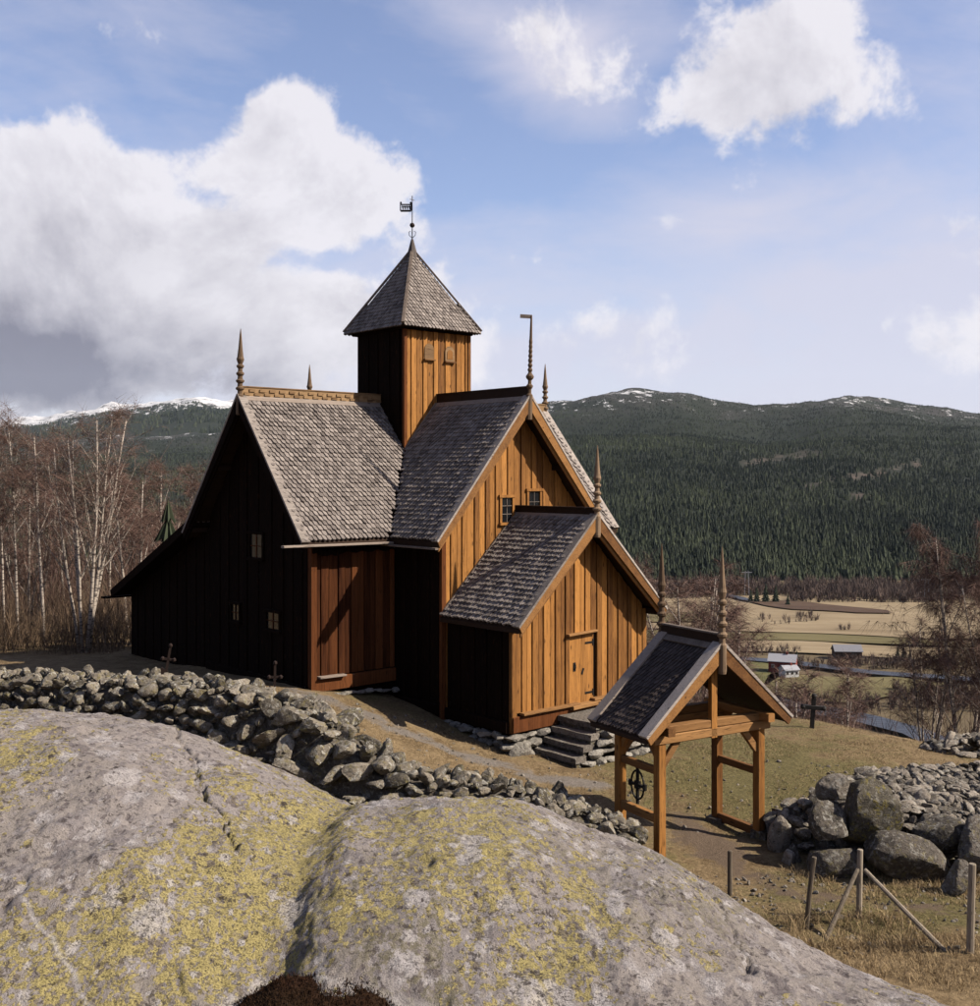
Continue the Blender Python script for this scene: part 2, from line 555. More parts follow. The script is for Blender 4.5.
drift = g.math('ADD', g.math('MULTIPLY', g.math('SUBTRACT', g.noise(g.vadd(lv, (11.0, 5.0, 2.0)), 2.1, 5.0, 0.62), 0.495), 3.6), g.math('MULTIPLY', g.attr('yellow'), 1.15))
yel_c = g.mix(g.step(grit, 0.3, 0.7), (0.29, 0.235, 0.095), (0.60, 0.50, 0.21))
yel = None
for sc_, of_, ji_, base_ in ((8.0, (0, 0, 0), 1.5, 0.15), (19.0, (3.0, 1.0, 2.0), 1.3, 0.20), (44.0, (6.0, 8.0, 1.0), 1.0, 0.22)):
    r0_, r1_, d_ = thalli(sc_, of_, ji_)
    lim = g.math('ADD', g.math('MULTIPLY', drift, 0.55), base_)
    yy_ = g.math('MULTIPLY', g.step(g.math('SUBTRACT', lim, r0_), 0.0, 0.04), g.step(g.math('ADD', fine, g.math('MULTIPLY', g.math('SUBTRACT', grit, 0.5), 0.6)), 0.36, 0.45))
    c = g.mix(g.math('MULTIPLY', yy_, 0.90), c, yel_c)
    yel = yy_ if yel is None else g.math('MAXIMUM', yel, yy_)
    gk = g.math('MULTIPLY', g.step(r1_, 0.84, 0.87), 0.8)
    c = g.mix(gk, c, g.mix(r0_, (0.16, 0.13, 0.13), (0.42, 0.38, 0.375)))
# pale grey rosettes of several sizes, roundish and ragged
pale_c = g.mix(g.step(g.math('ADD', g.math('MULTIPLY', fine, 0.6), g.math('MULTIPLY', grit, 0.4)), 0.36, 0.60), (0.34, 0.31, 0.305), (0.66, 0.615, 0.605))
for sc_, of_, thr_, gs_ in ((2.9, (7.0, 7.0, 1.0), 0.62, 1.0), (4.6, (5.0, 15.0, 5.0), 0.60, 1.4), (9.0, (25.0, 5.0, 9.0), 0.66, 1.7), (17.0, (2.0, 35.0, 4.0), 0.72, 2.0)):
    r0_, r1_, d_ = thalli(sc_, of_, 0.9)
    gt = g.math('ADD', r0_, g.math('MULTIPLY', g.math('SUBTRACT', g.noise(g.vadd(lv, of_), gs_, 3.0, 0.6), 0.5), 1.6))
    sp_ = g.math('MULTIPLY', g.step(g.math('ADD', d_, g.math('MULTIPLY', g.math('SUBTRACT', fine, 0.5), 0.5)), 0.40, 0.30), g.step(gt, thr_ + 0.14, thr_ + 0.20))
    c = g.mix(g.math('MULTIPLY', sp_, 0.78), c, pale_c)
# dark crusts and specks
blk = g.step(g.noise(g.vadd(wv, (1.0, 2.0, 9.0)), 15.0, 6.0, 0.75), 0.455, 0.385)
blk_gate = g.step(g.noise(g.vadd(v, (15.0, 2.0, 3.0)), 1.1, 4.0, 0.6), 0.36, 0.60)
c = g.mix(g.math('MULTIPLY', blk, g.math('ADD', 0.40, g.math('MULTIPLY', blk_gate, 0.50))), c, (0.062, 0.047, 0.045))
spk = g.step(grit, 0.45, 0.36)
c = g.mix(g.math('MULTIPLY', spk, 0.72), c, (0.075, 0.060, 0.052))
# quartz vein and pale edge by the hollow
c = g.mix(g.math('MULTIPLY', g.attr('vein'), g.step(fine, 0.30, 0.52)), c, (0.66, 0.62, 0.60))
hgt = g.math('ADD', g.math('MULTIPLY', fine, 0.6), g.math('ADD', g.math('MULTIPLY', grit, 0.35), g.math('ADD', g.math('MULTIPLY', mid, 0.8), g.math('MULTIPLY', yel, 0.18))))
finish(g, c, 0.93, hgt, 0.045, 1.0, 0.15)

# ground
GROUND, g = material('hill_and_valley_ground')
geo = g.new('ShaderNodeNewGeometry')
v = geo.outputs['Position']
sepn = g.new('ShaderNodeSeparateXYZ', None, i0=v)
n1 = g.noise(v, 0.35, 5.0, 0.6)
n2 = g.noise(v, 2.2, 6.0, 0.7, 0.5)
n3 = g.noise(v, 14.0, 5.0, 0.75)
n4 = g.noise(g.scaled(v, (60.0, 60.0, 60.0)), 1.0, 3.0, 0.7)
dry = g.mix(g.step(g.math('ADD', g.math('MULTIPLY', n2, 0.5), g.math('MULTIPLY', n3, 0.5)), 0.32, 0.68), (0.13, 0.085, 0.042), (0.46, 0.335, 0.19))
green = g.mix(g.step(n3, 0.3, 0.7), (0.075, 0.070, 0.026), (0.245, 0.215, 0.085))
c = g.mix(g.math('MULTIPLY', g.step(g.math('ADD', n1, g.math('ADD', g.math('MULTIPLY', g.math('SUBTRACT', n2, 0.5), 0.8), g.math('MULTIPLY', g.attr('green'), 0.5))), 0.48, 0.72), 0.8), dry, green)
c = g.mix(g.math('MULTIPLY', g.step(n4, 0.45, 0.30), 0.5), c, (0.075, 0.05, 0.026))
soil = g.mix(g.math('ADD', g.math('MULTIPLY', n3, 0.6), g.math('MULTIPLY', n4, 0.4)), (0.075, 0.050, 0.034), (0.31, 0.23, 0.165))
c = g.mix(g.step(g.math('ADD', g.attr('soil'), g.math('MULTIPLY', g.math('SUBTRACT', n2, 0.5), 2.4)), 0.60, 1.05), c, soil)
gravel = g.mix(g.step(g.math('ADD', g.math('MULTIPLY', n4, 0.5), g.math('MULTIPLY', n3, 0.5)), 0.3, 0.7), (0.15, 0.125, 0.105), (0.38, 0.335, 0.295))
c = g.mix(g.step(g.math('ADD', g.attr('gravel'), g.math('MULTIPLY', g.math('SUBTRACT', n2, 0.5), 1.4)), 0.38, 0.75), c, gravel)
# valley floor and mountain
far1 = g.noise(v, 0.011, 5.0, 0.6)
vall = g.mix(far1, (0.13, 0.095, 0.055), (0.21, 0.165, 0.10))
scrub = g.mix(g.noise(v, 0.16, 4.0, 0.7), (0.058, 0.040, 0.030), (0.13, 0.095, 0.07))
c = g.mix(g.attr('valley'), c, vall)
c = g.mix(g.attr('scrub'), c, scrub)
wood_floor = g.mix(g.noise(v, 0.05, 5.0, 0.7), (0.009, 0.014, 0.009), (0.034, 0.040, 0.026))
c = g.mix(g.attr('mountain'), c, wood_floor)
heath = g.mix(g.noise(v, 0.012, 5.0, 0.7), (0.026, 0.027, 0.025), (0.085, 0.078, 0.070))
c = g.mix(g.math('MULTIPLY', g.attr('heath'), g.step(g.noise(v, 0.006, 6.0, 0.7), 0.40, 0.60)), c, heath)
snown = g.math('ADD', g.math('MULTIPLY', g.noise(v, 0.0055, 6.0, 0.72, 0.6), 0.6), g.math('MULTIPLY', g.noise(v, 0.022, 4.0, 0.7), 0.4))
clr = g.mix(g.noise(v, 0.03, 4.0, 0.7), (0.09, 0.066, 0.056), (0.20, 0.15, 0.125))
c = g.mix(g.math('MULTIPLY', g.attr('clearing'), g.step(g.noise(v, 0.018, 5.0, 0.7), 0.38, 0.62)), c, clr)
snow = g.step(g.math('ADD', snown, g.math('SUBTRACT', g.math('MULTIPLY', g.attr('snow'), 0.55), 0.55)), 0.46, 0.54)
flk = g.math('MULTIPLY', g.step(g.math('ADD', g.noise(g.scaled(v, (0.022, 0.009, 0.0)), 1.0, 5.0, 0.75), g.math('MULTIPLY', g.attr('snow'), 0.16)), 0.66, 0.70), g.step(g.attr('snow'), 0.15, 0.5))
snow = g.math('MAXIMUM', snow, g.math('MULTIPLY', flk, 0.8))
c = g.mix(snow, c, (0.80, 0.80, 0.82))
hgt = g.math('ADD', g.math('MULTIPLY', n3, 1.0), g.math('ADD', n4, g.math('MULTIPLY', n2, 1.5)))
finish(g, c, 0.95, hgt, 0.05, 0.8, 0.1)


def tinted(name, a, b, rough=0.9, sub=0.0, spec=0.15):
    m, g = material(name)
    t = g.attr('tint')
    c = g.mix(t, a, b)
    finish(g, c, rough, None, spec=spec)
    return m


FIR = tinted('spruce_needles', (0.009, 0.016, 0.012), (0.082, 0.098, 0.054))
DRYGRASS = tinted('dry_grass_blades', (0.26, 0.175, 0.085), (0.66, 0.49, 0.28))
TWIG = tinted('birch_twigs', (0.105, 0.060, 0.050), (0.27, 0.170, 0.135))
BRUSH = tinted('bare_brush', (0.085, 0.055, 0.038), (0.27, 0.185, 0.12))
FARTREE = tinted('bare_valley_trees', (0.085, 0.058, 0.052), (0.20, 0.145, 0.12))

BIRCH, g = material('birch_bark')
tc = g.new('ShaderNodeTexCoord')
v = tc.outputs['Object']
bands = g.step(g.noise(g.scaled(v, (2.2, 2.2, 9.0)), 1.4, 4.0, 0.7), 0.40, 0.50)
c = g.mix(bands, (0.055, 0.040, 0.035), g.mix(g.noise(v, 1.3), (0.34, 0.27, 0.22), (0.66, 0.58, 0.50)))
finish(g, c, 0.8, None)

MOSS, g = material('red_brown_moss')
tc = g.new('ShaderNodeTexCoord')
n = g.noise(tc.outputs['Object'], 22.0, 6.0, 0.75)
n2 = g.noise(tc.outputs['Object'], 3.0, 4.0, 0.6)
c = g.mix(n, (0.010, 0.005, 0.004), g.mix(n2, (0.10, 0.028, 0.014), (0.09, 0.062, 0.024)))
finish(g, c, 0.95, n, 0.05, 1.0, 0.1)

WATER, g = material('river_water')
geo = g.new('ShaderNodeNewGeometry')
n = g.noise(g.scaled(geo.outputs['Position'], (0.25, 0.6, 1.0)), 1.0, 3.0, 0.6)
finish(g, (0.045, 0.05, 0.062), 0.35, n, 0.5, 0.8, 0.22)


def field_mat(name, a, b, ang=0.0):
    m, g = material(name)
    geo = g.new('ShaderNodeNewGeometry')
    v = geo.outputs['Position']
    rot = g.new('ShaderNodeVectorRotate', dict(rotation_type='Z_AXIS'), Vector=v, Angle=ang)
    rows = g.noise(g.scaled(rot.outputs[0], (0.006, 0.11, 0.01)), 1.0, 4.0, 0.65)
    n = g.noise(v, 0.03, 6.0, 0.7)
    c = g.mix(g.step(g.math('ADD', g.math('MULTIPLY', rows, 0.6), g.math('MULTIPLY', n, 0.4)), 0.32, 0.68), a, b)
    finish(g, c, 0.95, None, spec=0.1)
    return m


F_STRAW = field_mat('stubble_field', (0.26, 0.195, 0.12), (0.40, 0.315, 0.20), 0.15)
F_OLIVE = field_mat('winter_pasture', (0.135, 0.115, 0.052), (0.22, 0.185, 0.09), 0.2)
F_BROWN = field_mat('ploughed_field', (0.085, 0.052, 0.036), (0.13, 0.085, 0.058), -0.1)
F_GREEN = field_mat('meadow', (0.11, 0.11, 0.042), (0.19, 0.17, 0.072), 0.5)
GREENGRASS = tinted('green_grass_blades', (0.11, 0.10, 0.038), (0.36, 0.31, 0.13))

# ------------------------------------------------------------------ terrain: hill, valley floor, mountains in one sheet
VALLEY = -73.4
CTRL = np.array([
    (0.5, 26.1, 0.0), (1.3, 25.2, -0.02), (3.4, 27.5, -0.12), (-4.5, 27.3, 1.3), (-2.0, 26.2, 0.72), (-11.5, 35.2, 0.88), (-7, 30, 1.2),
    (-10.5, 23.5, 1.35), (-7, 22.5, 1.3), (-4.1, 21.3, 0.85), (-2.2, 20.5, 0.5), (-0.7, 20.2, 0.28), (1.1, 20, -0.1), (2.8, 19.8, -0.33),
    (3.1, 20.2, -0.36), (5.2, 21.4, -0.40), (4.2, 22.6, -0.38), (4, 18.5, -0.36), (5, 17, -0.40), (7, 16, -0.36), (7.2, 14, -0.4), (10, 15, -0.5),
    (9.2, 31.5, -0.62), (6, 33, -0.6), (12.5, 29, -0.8), (13, 24, -0.6), (8, 25, -0.45), (12, 20, -0.5), (-18, 26, 1.3), (-18, 36, 0.8), (-12, 42, 0.2), (-3, 40, 0.2), (4, 40, -0.9),
    (-3, 15, 0.9), (0, 14.5, 0.2), (-8, 14, 1.6), (2.5, 14, -0.2), (-2, 8, 1.6), (-8, 6, 2.6), (4.5, 9, -0.2), (1.5, 4, 2.0), (-3, 3, 3.0), (0, 0, 4.2), (-3, -6, 5.6), (4, -5, 4.2), (-14, 8, 3.0), (12, 6, -0.6), (20, 20, -1.2), (-25, 20, 2.2)])


def tps_fit(P):
    n = len(P)
    d = np.hypot(P[:, None, 0] - P[None, :, 0], P[:, None, 1] - P[None, :, 1])
    K = np.where(d > 0, d * d * np.log(d + 1e-12), 0) + np.eye(n) * 0.6
    Q = np.c_[np.ones(n), P[:, :2]]
    A = np.block([[K, Q], [Q.T, np.zeros((3, 3))]])
    return np.linalg.solve(A, np.r_[P[:, 2], np.zeros(3)])


TPS = tps_fit(CTRL)


def tps(x, y):
    out = TPS[-3] + TPS[-2] * x + TPS[-1] * y
    for w, p in zip(TPS[:-3], CTRL):
        r2 = (x - p[0]) ** 2 + (y - p[1]) ** 2
        out = out + w * 0.5 * r2 * np.log(r2 + 1e-12)
    return out


RIDGE_R = np.array([(-400, 470), (430, 418), (500, 408), (545, 402), (560, 399), (600, 394), (640, 390.5), (680, 393), (720, 401), (760, 407), (800, 404.5), (830, 398), (850, 396), (880, 400), (920, 406), (980, 413), (1150, 425), (1700, 430)], float)
RIDGE_L = np.array([(-900, 425), (-200, 424), (0, 421), (60, 413), (110, 405), (160, 402), (200, 398.5), (230, 401), (300, 404), (380, 402), (450, 408), (560, 420), (1700, 440)], float)


def edge_y(x):
    return np.interp(x, [-60, -20, -8, 2, 8, 9.6, 13, 18, 30], [52, 52, 46, 38, 35, 33.5, 29.5, 27, 24])


def near_ground(x, y):
    """Height of the churchyard knoll (arrays)."""
    xc, yc = np.clip(x, -26, 21), np.clip(y, -8, 43)
    z = tps(xc, yc)
    out = np.hypot(x - xc, y - yc)
    z = z + np.where(y < 0, 0.10, -0.02) * out
    e = np.maximum(y - edge_y(x), 0)
    drop = 0.42 * (e - 5.0 * (1 - np.exp(-e / 5.0)))
    side = np.maximum(np.abs(x + 2) - 28, 0)
    z = z - np.where(x < -2, 0.02, 0.30) * np.where(y > -50, side, 0)
    return z - drop


def ground_z(x, y):
    x, y = np.asarray(x, float), np.asarray(y, float)
    zn = near_ground(x, y)
    z = np.maximum(zn, VALLEY)
    k = 8.0
    z = np.where(zn - VALLEY < 60, VALLEY + k * np.log1p(np.exp(np.clip((zn - VALLEY) / k, -30, 30))), zn)
    return z


def mountain_z(x, y):
    """Two mountain masses across the valley; returns height and how far up the slope (0..1)."""
    yy = np.maximum(y, 1.0)
    u = U0 + FPX * np.clip(x / yy, -1.4, 1.4)
    best, frac, which = np.full(x.shape, -1e9), np.zeros(x.shape), np.zeros(x.shape)
    for i, (tab, Rr, Y0) in enumerate(((RIDGE_R, 4300.0, 830.0), (RIDGE_L, 8200.0, 1500.0))):
        v = np.interp(u, tab[:, 0], tab[:, 1])
        zr = EYE + (V0 - v) / FPX * Rr
        t = (yy - Y0) / (Rr - Y0)
        tt = np.clip(t, 0, 1)
        prof = tt * 0.78 + 0.22 * tt * tt
        prof = np.where(tt > 0.86, prof - (1 - tt) * 0.0, prof)
        zz = VALLEY + (zr - VALLEY) * prof
        zz = np.where(t > 1, zr - (yy - Rr) * 0.22, zz)
        zz = np.where(t <= 0, VALLEY - 1e-3, zz)
        sel = zz > best
        best = np.where(sel, zz, best)
        frac = np.where(sel, t, frac)
        which = np.where(sel, i, which)
    return best, frac, which


azs = np.concatenate([np.arange(-180, -36, 4.0), np.arange(-36, -28.5, 0.6), np.arange(-28.5, 28.5, 0.13), np.arange(28.5, 36, 0.6), np.arange(36, 180, 4.0)]) * math.pi / 180
rads = np.concatenate([[0.0], 2.5 * 1.0265 ** np.arange(0, 338)])
AZ, RR = np.meshgrid(azs, rads)
GX, GY = RR * np.sin(AZ), RR * np.cos(AZ)
GZ = ground_z(GX, GY)
nearm = RR < 120
GZ[nearm] += 0.10 * fbm(GX[nearm], GY[nearm], 0.35, 4) + 0.018 * fbm(GX[nearm], GY[nearm], 2.3, 3, 5.0)
mz, mfrac, mwhich = mountain_z(GX, GY)
far = (RR > 700)
nz = np.zeros_like(GZ)
nz[far] = fbm(GX[far], GY[far], 1 / 900.0, 5, 3.0)
amp = np.clip(mfrac, 0, 1) * (1.0 - 0.80 * smooth01((mfrac - 0.6) / 0.4)) * np.where(mwhich > 0, 130.0, 95.0)
nz2 = np.zeros_like(GZ)
nz2[far] = fbm(GX[far], GY[far], 1 / 160.0, 4, 9.0)
mz = mz + nz * amp + np.where(mfrac > 0.75, nz * 9.0 + nz2 * np.where(mwhich > 0, 26.0, 11.0), 0)
is_m = far & (mz > VALLEY) & (mfrac > 0)
behind = GY < 0
GZ = np.where(is_m & ~behind, np.maximum(GZ, mz), GZ)
na, nr = len(azs), len(rads)
idx = np.arange(na * nr).reshape(nr, na)
nxt = np.roll(idx, -1, axis=1)
quads = np.stack([idx[:-1], nxt[:-1], nxt[1:], idx[1:]], -1).reshape(-1, 4)[:, ::-1]
ground = raw_mesh('ground', np.stack([GX, GY, GZ], -1).reshape(-1, 3), quads, GROUND, smooth=True)
tag(ground, kind='structure')


def seg_dist(x, y, pts):
    d = np.full(x.shape, 1e9)
    for (ax, ay), (bx, by) in zip(pts[:-1], pts[1:]):
        t = np.clip(((x - ax) * (bx - ax) + (y - ay) * (by - ay)) / ((bx - ax) ** 2 + (by - ay) ** 2 + 1e-9), 0, 1)
        d = np.minimum(d, np.hypot(x - ax - t * (bx - ax), y - ay - t * (by - ay)))
    return d


def mask(name, arr, me=ground.data):
    a = me.attributes.new(name, 'FLOAT', 'POINT')
    a.data.foreach_set('value', np.asarray(arr, dtype=np.float32).ravel())


GU = U0 + FPX * np.clip(GX / np.maximum(GY, 1.0), -3, 3)
GV = V0 - FPX * np.clip((GZ - EYE) / np.maximum(GY, 1.0), -3, 3)
CLEARINGS = [[(743, 464), (775, 459), (822, 452)], [(808, 487), (832, 480), (875, 474), (918, 464)], [(850, 496), (872, 497)]]
on_hill = (GZ > VALLEY + 12) & (RR < 320)
mask('valley', smooth01((RR - 150) / 120.0) * (1 - np.where(is_m & ~behind, smooth01(mfrac / 0.02), 0)))
mask('scrub', smooth01((GY - edge_y(GX) - 2) / 9.0) * np.where((RR < 420) & (GZ > VALLEY + 1.5), 1, 0) * 0.9)
mask('mountain', np.where(is_m & ~behind, smooth01(mfrac / 0.02), 0))
mask('heath', np.where(is_m & ~behind, smooth01((mfrac - 0.66) / 0.25), 0))
mask('snow', np.where(is_m & ~behind, np.where(mwhich > 0, smooth01((mfrac - 0.48) / 0.45) * 1.08, smooth01((mfrac - 0.62) / 0.38) * (0.62 + 0.28 * np.exp(-(((GU - 640) / 48) ** 2 + ((GV - 396) / 12) ** 2)) + 0.26 * np.exp(-(((GU - 590) / 40) ** 2 + ((GV - 408) / 9) ** 2)) + 0.28 * np.exp(-(((GU - 845) / 24) ** 2 + ((GV - 401) / 8) ** 2)))), 0))
CLN = np.clip(0.5 + 0.8 * np.sin(GU * 0.21 + 3 * np.sin(GU * 0.057)), 0.05, 1.3)
mask('clearing', np.where(is_m & ~behind, np.clip(sum(np.exp(-(seg_dist(GU, GV, l_) / (1.5 + 1.0 * CLN)) ** 2) for l_ in CLEARINGS), 0, 1), 0))
SOIL_PATH = [(3.9, 23.0), (4.1, 21.0), (4.6, 19.2), (5.6, 18.3), (8.0, 17.4), (11, 16.4), (16, 15.5)]
GRAVEL_PATH = [(-4.9, 27.0), (-2.6, 25.9), (-0.9, 25.2), (0.2, 24.8), (1.4, 24.3), (2.4, 24.1)]
mask('soil', np.exp(-(seg_dist(GX, GY, SOIL_PATH) / 0.55) ** 2) * 0.9 * (RR < 60) + 0.6 * np.exp(-(((GX - 4.2) / 1.1) ** 2 + ((GY - 21) / 1.0) ** 2)))
mask('gravel', np.exp(-(seg_dist(GX, GY, GRAVEL_PATH) / 0.42) ** 2) * (RR < 60))
gm = np.exp(-(((GX - 6.5) / 4.5) ** 2 + ((GY - 25.5) / 4.5) ** 2)) * 0.62 + 0.4 * np.exp(-(((GX - 6) / 3.5) ** 2 + ((GY - 17.6) / 1.1) ** 2)) + 0.03 - 0.8 * np.exp(-(((GX + 3) / 5.0) ** 2 + ((GY - 24) / 2.2) ** 2)) - 0.5 * np.exp(-(((GX - 7) / 2.0) ** 2 + ((GY - 14.6) / 1.4) ** 2)) - 0.5 * (GX < -4)
mask('green', gm * (RR < 80))


# cached grid of the knoll's surface for placing things
_gx, _gy = np.arange(-34, 64.1, 0.25), np.arange(12, 142.1, 0.25)
_GXX, _GYY = np.meshgrid(_gx, _gy)
_GG = ground_z(_GXX, _GYY)
_sel = (np.hypot(_GXX, _GYY) < 75) & (np.abs(_GXX) < 34)
_GG[_sel] += 0.10 * fbm(_GXX[_sel], _GYY[_sel], 0.35, 4) + 0.018 * fbm(_GXX[_sel], _GYY[_sel], 2.3, 3, 5.0)
_GL = _GG.tolist()


def gz(x, y):
    """Ground height at one point, with the fine relief the sheet has."""
    fx, fy = (x + 34.0) * 4.0, (y - 12.0) * 4.0
    i, j = int(fx), int(fy)
    if 0 <= i < len(_gx) - 1 and 0 <= j < len(_gy) - 1:
        fx -= i
        fy -= j
        a, b = _GL[j], _GL[j + 1]
        return (a[i] * (1 - fx) + a[i + 1] * fx) * (1 - fy) + (b[i] * (1 - fx) + b[i + 1] * fx) * fy
    return float(ground_z(np.array([x]), np.array([y]))[0])


def mesh_z(x, y):
    """Height of the ground sheet itself at arrays of points."""
    ia = np.interp(np.arctan2(x, y), azs, np.arange(na))
    ir = np.interp(np.hypot(x, y), rads, np.arange(nr))
    a0, r0 = np.clip(ia.astype(int), 0, na - 2), np.clip(ir.astype(int), 0, nr - 2)
    fa, fr = ia - a0, ir - r0
    return (GZ[r0, a0] * (1 - fa) + GZ[r0, a0 + 1] * fa) * (1 - fr) + (GZ[r0 + 1, a0] * (1 - fa) + GZ[r0 + 1, a0 + 1] * fa) * fr


def vnoise(x, y, octaves=4, seed=0):
    """Vectorised value noise, about -1..1."""
    tab = np.random.default_rng(seed).uniform(-1, 1, (256, 256))
    out, amp_, tot = 0, 1.0, 0.0
    for o in range(octaves):
        xi, yi = np.floor(x).astype(int), np.floor(y).astype(int)
        fx, fy = smooth01(x - xi), smooth01(y - yi)
        g00, g10 = tab[xi % 256, yi % 256], tab[(xi + 1) % 256, yi % 256]
        g01, g11 = tab[xi % 256, (yi + 1) % 256], tab[(xi + 1) % 256, (yi + 1) % 256]
        out = out + amp_ * ((g00 * (1 - fx) + g10 * fx) * (1 - fy) + (g01 * (1 - fx) + g11 * fx) * fy)
        tot += amp_
        x, y, amp_ = x * 2.03 + 17.0, y * 2.03 + 5.0, amp_ * 0.55
    return out / tot * 1.5


def at(u, v, z):
    """Ground point seen at photograph position (u, v) on the level z."""
    Y = (EYE - z) * FPX / (v - V0)
    return (u - U0) / FPX * Y, Y


# ------------------------------------------------------------------ valley floor: fields and river (thin sheets)
def sheet(name, px, z, mat, label_noise=0.0, sub=6):
    pts = []
    n = len(px)
    for i in range(n):
        (u0, v0_), (u1, v1_) = px[i], px[(i + 1) % n]
        for k in range(sub):
            t = k / sub
            x, y = at(u0 + (u1 - u0) * t, v0_ + (v1_ - v0_) * t, z)
            w = mnoise.noise_vector((x * 0.02, y * 0.02, z)) * (y * 0.012)
            pts.append((x + w.x, y + w.y, z))
    me = bpy.data.meshes.new(name)
    me.from_pydata(pts, [], [tuple(range(len(pts)))])
    bm = bmesh.new()
    bm.from_mesh(me)
    bmesh.ops.triangulate(bm, faces=bm.faces)
    bmesh.ops.recalc_face_normals(bm, faces=bm.faces)
    for f in bm.faces:
        if f.normal.z < 0:
            f.normal_flip()
    bm.to_mesh(me)
    bm.free()
    o = link(name, me, None, mat)
    tag(o, kind='structure')
    return o


ZV = VALLEY
FIELDS = [
    ([(560, 600), (700, 597), (800, 593), (900, 597), (1100, 606), (1100, 640), (940, 638), (820, 634), (700, 630), (560, 626)], ZV + 0.9, F_STRAW),
    ([(755, 602), (790, 600), (890, 610), (900, 613), (860, 613), (800, 609)], ZV + 1.6, F_BROWN),
    ([(560, 628), (700, 631), (800, 634), (960, 640), (960, 646), (800, 641), (690, 640), (560, 640)], ZV + 1.2, F_OLIVE),
    ([(560, 640), (690, 640), (800, 641), (960, 648), (960, 662), (860, 656), (780, 652), (700, 650), (560, 650)], ZV + 0.9, F_STRAW),
    ([(640, 614), (700, 612), (712, 617), (690, 622), (640, 622)], ZV + 1.6, F_OLIVE),
    ([(775, 672), (820, 676), (900, 676), (955, 684), (900, 692), (850, 702), (800, 700), (770, 690)], ZV + 0.9, F_OLIVE),
    ([(640, 655), (700, 654), (770, 660), (790, 672), (770, 690), (700, 690), (640, 680)], ZV + 0.9, F_GREEN),
]
for f in FIELDS:
    sheet('field', f[0], f[1], f[2])
sheet('river', [(640, 652), (720, 655), (800, 662), (860, 668), (960, 676), (1100, 690), (1100, 694), (960, 680), (900, 675), (850, 670.5), (790, 664.5), (720, 658), (640, 655)], ZV + 1.4, WATER)
sheet('river', [(760, 690), (800, 702), (840, 708), (880, 716), (930, 730), (1000, 760), (1000, 778), (900, 733), (850, 721), (800, 712), (760, 704)], ZV + 1.4, WATER)
sheet('river', [(722, 592), (732, 592), (745, 597), (752, 601), (742, 600), (728, 595)], ZV + 1.9, WATER, sub=2)

# ------------------------------------------------------------------ the bare rock the photographer looks over
S_L = np.array([(-300, 730), (-140, 716), (0, 709), (60, 711), (100, 715), (140, 720), (180, 728), (230, 747), (260, 760), (300, 778), (345, 802), (400, 846), (500, 950), (700, 1150), (1100, 1500)], float)
S_R = np.array([(-300, 1350), (0, 1130), (200, 960), (270, 888), (310, 846), (345, 809), (370, 803), (400, 801), (440, 799), (470, 798.5), (500, 799.5), (530, 803), (560, 814), (590, 828), (620, 838), (660, 852), (690, 872), (720, 891), (760, 918), (800, 944), (840, 966), (880, 985), (940, 1006), (1100, 1075)], float)
us = np.concatenate([np.arange(-170, 960, 2.2), np.arange(960, 1100, 6)])
ys = np.concatenate([np.arange(2.6, 5.0, 0.07), np.arange(5.0, 10.8, 0.021), np.arange(10.8, 15.6, 0.1)])
UU, YY = np.meshgrid(us, ys)


def smooth_tab(tab, u, w=9.0):
    s = 0
    for k in (-2, -1, 0, 1, 2):
        s = s + np.interp(u + k * w, tab[:, 0], tab[:, 1])
    return s / 5.0


def dome(tab, Yc, kn, kf, lean):
    ue = UU + lean * (Yc - YY) * (YY < Yc)
    s = (smooth_tab(tab, ue) - V0) / FPX
    d = YY - Yc
    return -s * YY - np.where(d < 0, kn * d * d, kf * d * d)


yc_r = np.interp(us, [300, 470, 600, 800, 940, 1100], [9.0, 9.2, 9.0, 7.9, 7.2, 6.8])[None, :]
zl = dome(S_L, 10.0, 0.0735, 0.26, 8.0)
zr = dome(S_R, yc_r, 0.086, 0.30, 8.0)
kk = 0.07
zrock = np.logaddexp(zl / kk, zr / kk) * kk
# the hollow between the two domes and its moss ledge
seam = np.exp(-((zl - zr) / 0.16) ** 2)
XX = (UU - U0) / FPX * YY
PU = UU
PV = V0 - FPX * zrock / YY
n_big = fbm(XX, YY, 0.55, 4, 1.0)
n_mid = fbm(XX, YY, 2.1, 4, 2.0)
n_small = fbm(XX, YY, 8.0, 4, 4.0)
n_grain = fbm(XX, YY, 30.0, 2, 8.0)
crest = np.exp(-((YY - np.where(zl > zr, 10.0, yc_r)) / 1.2) ** 2)
zrock += n_big * 0.10 * (1 - crest * 0.7) + n_mid * 0.034 + n_small * 0.014 + n_grain * 0.007
# shallow joints that run across the domes
rib = np.abs(np.sin((XX * 0.9 + YY * 1.7) * 1.1 + n_big * 2.2))
zrock -= 0.035 * np.exp(-(rib / 0.10) ** 2) * smooth01((n_mid + 0.2) * 2)


def px_polyline(pts, w):
    d = seg_dist(PU + n_small * 6.0, PV + n_mid * 5.0, pts)
    return np.exp(-(d / w) ** 2)


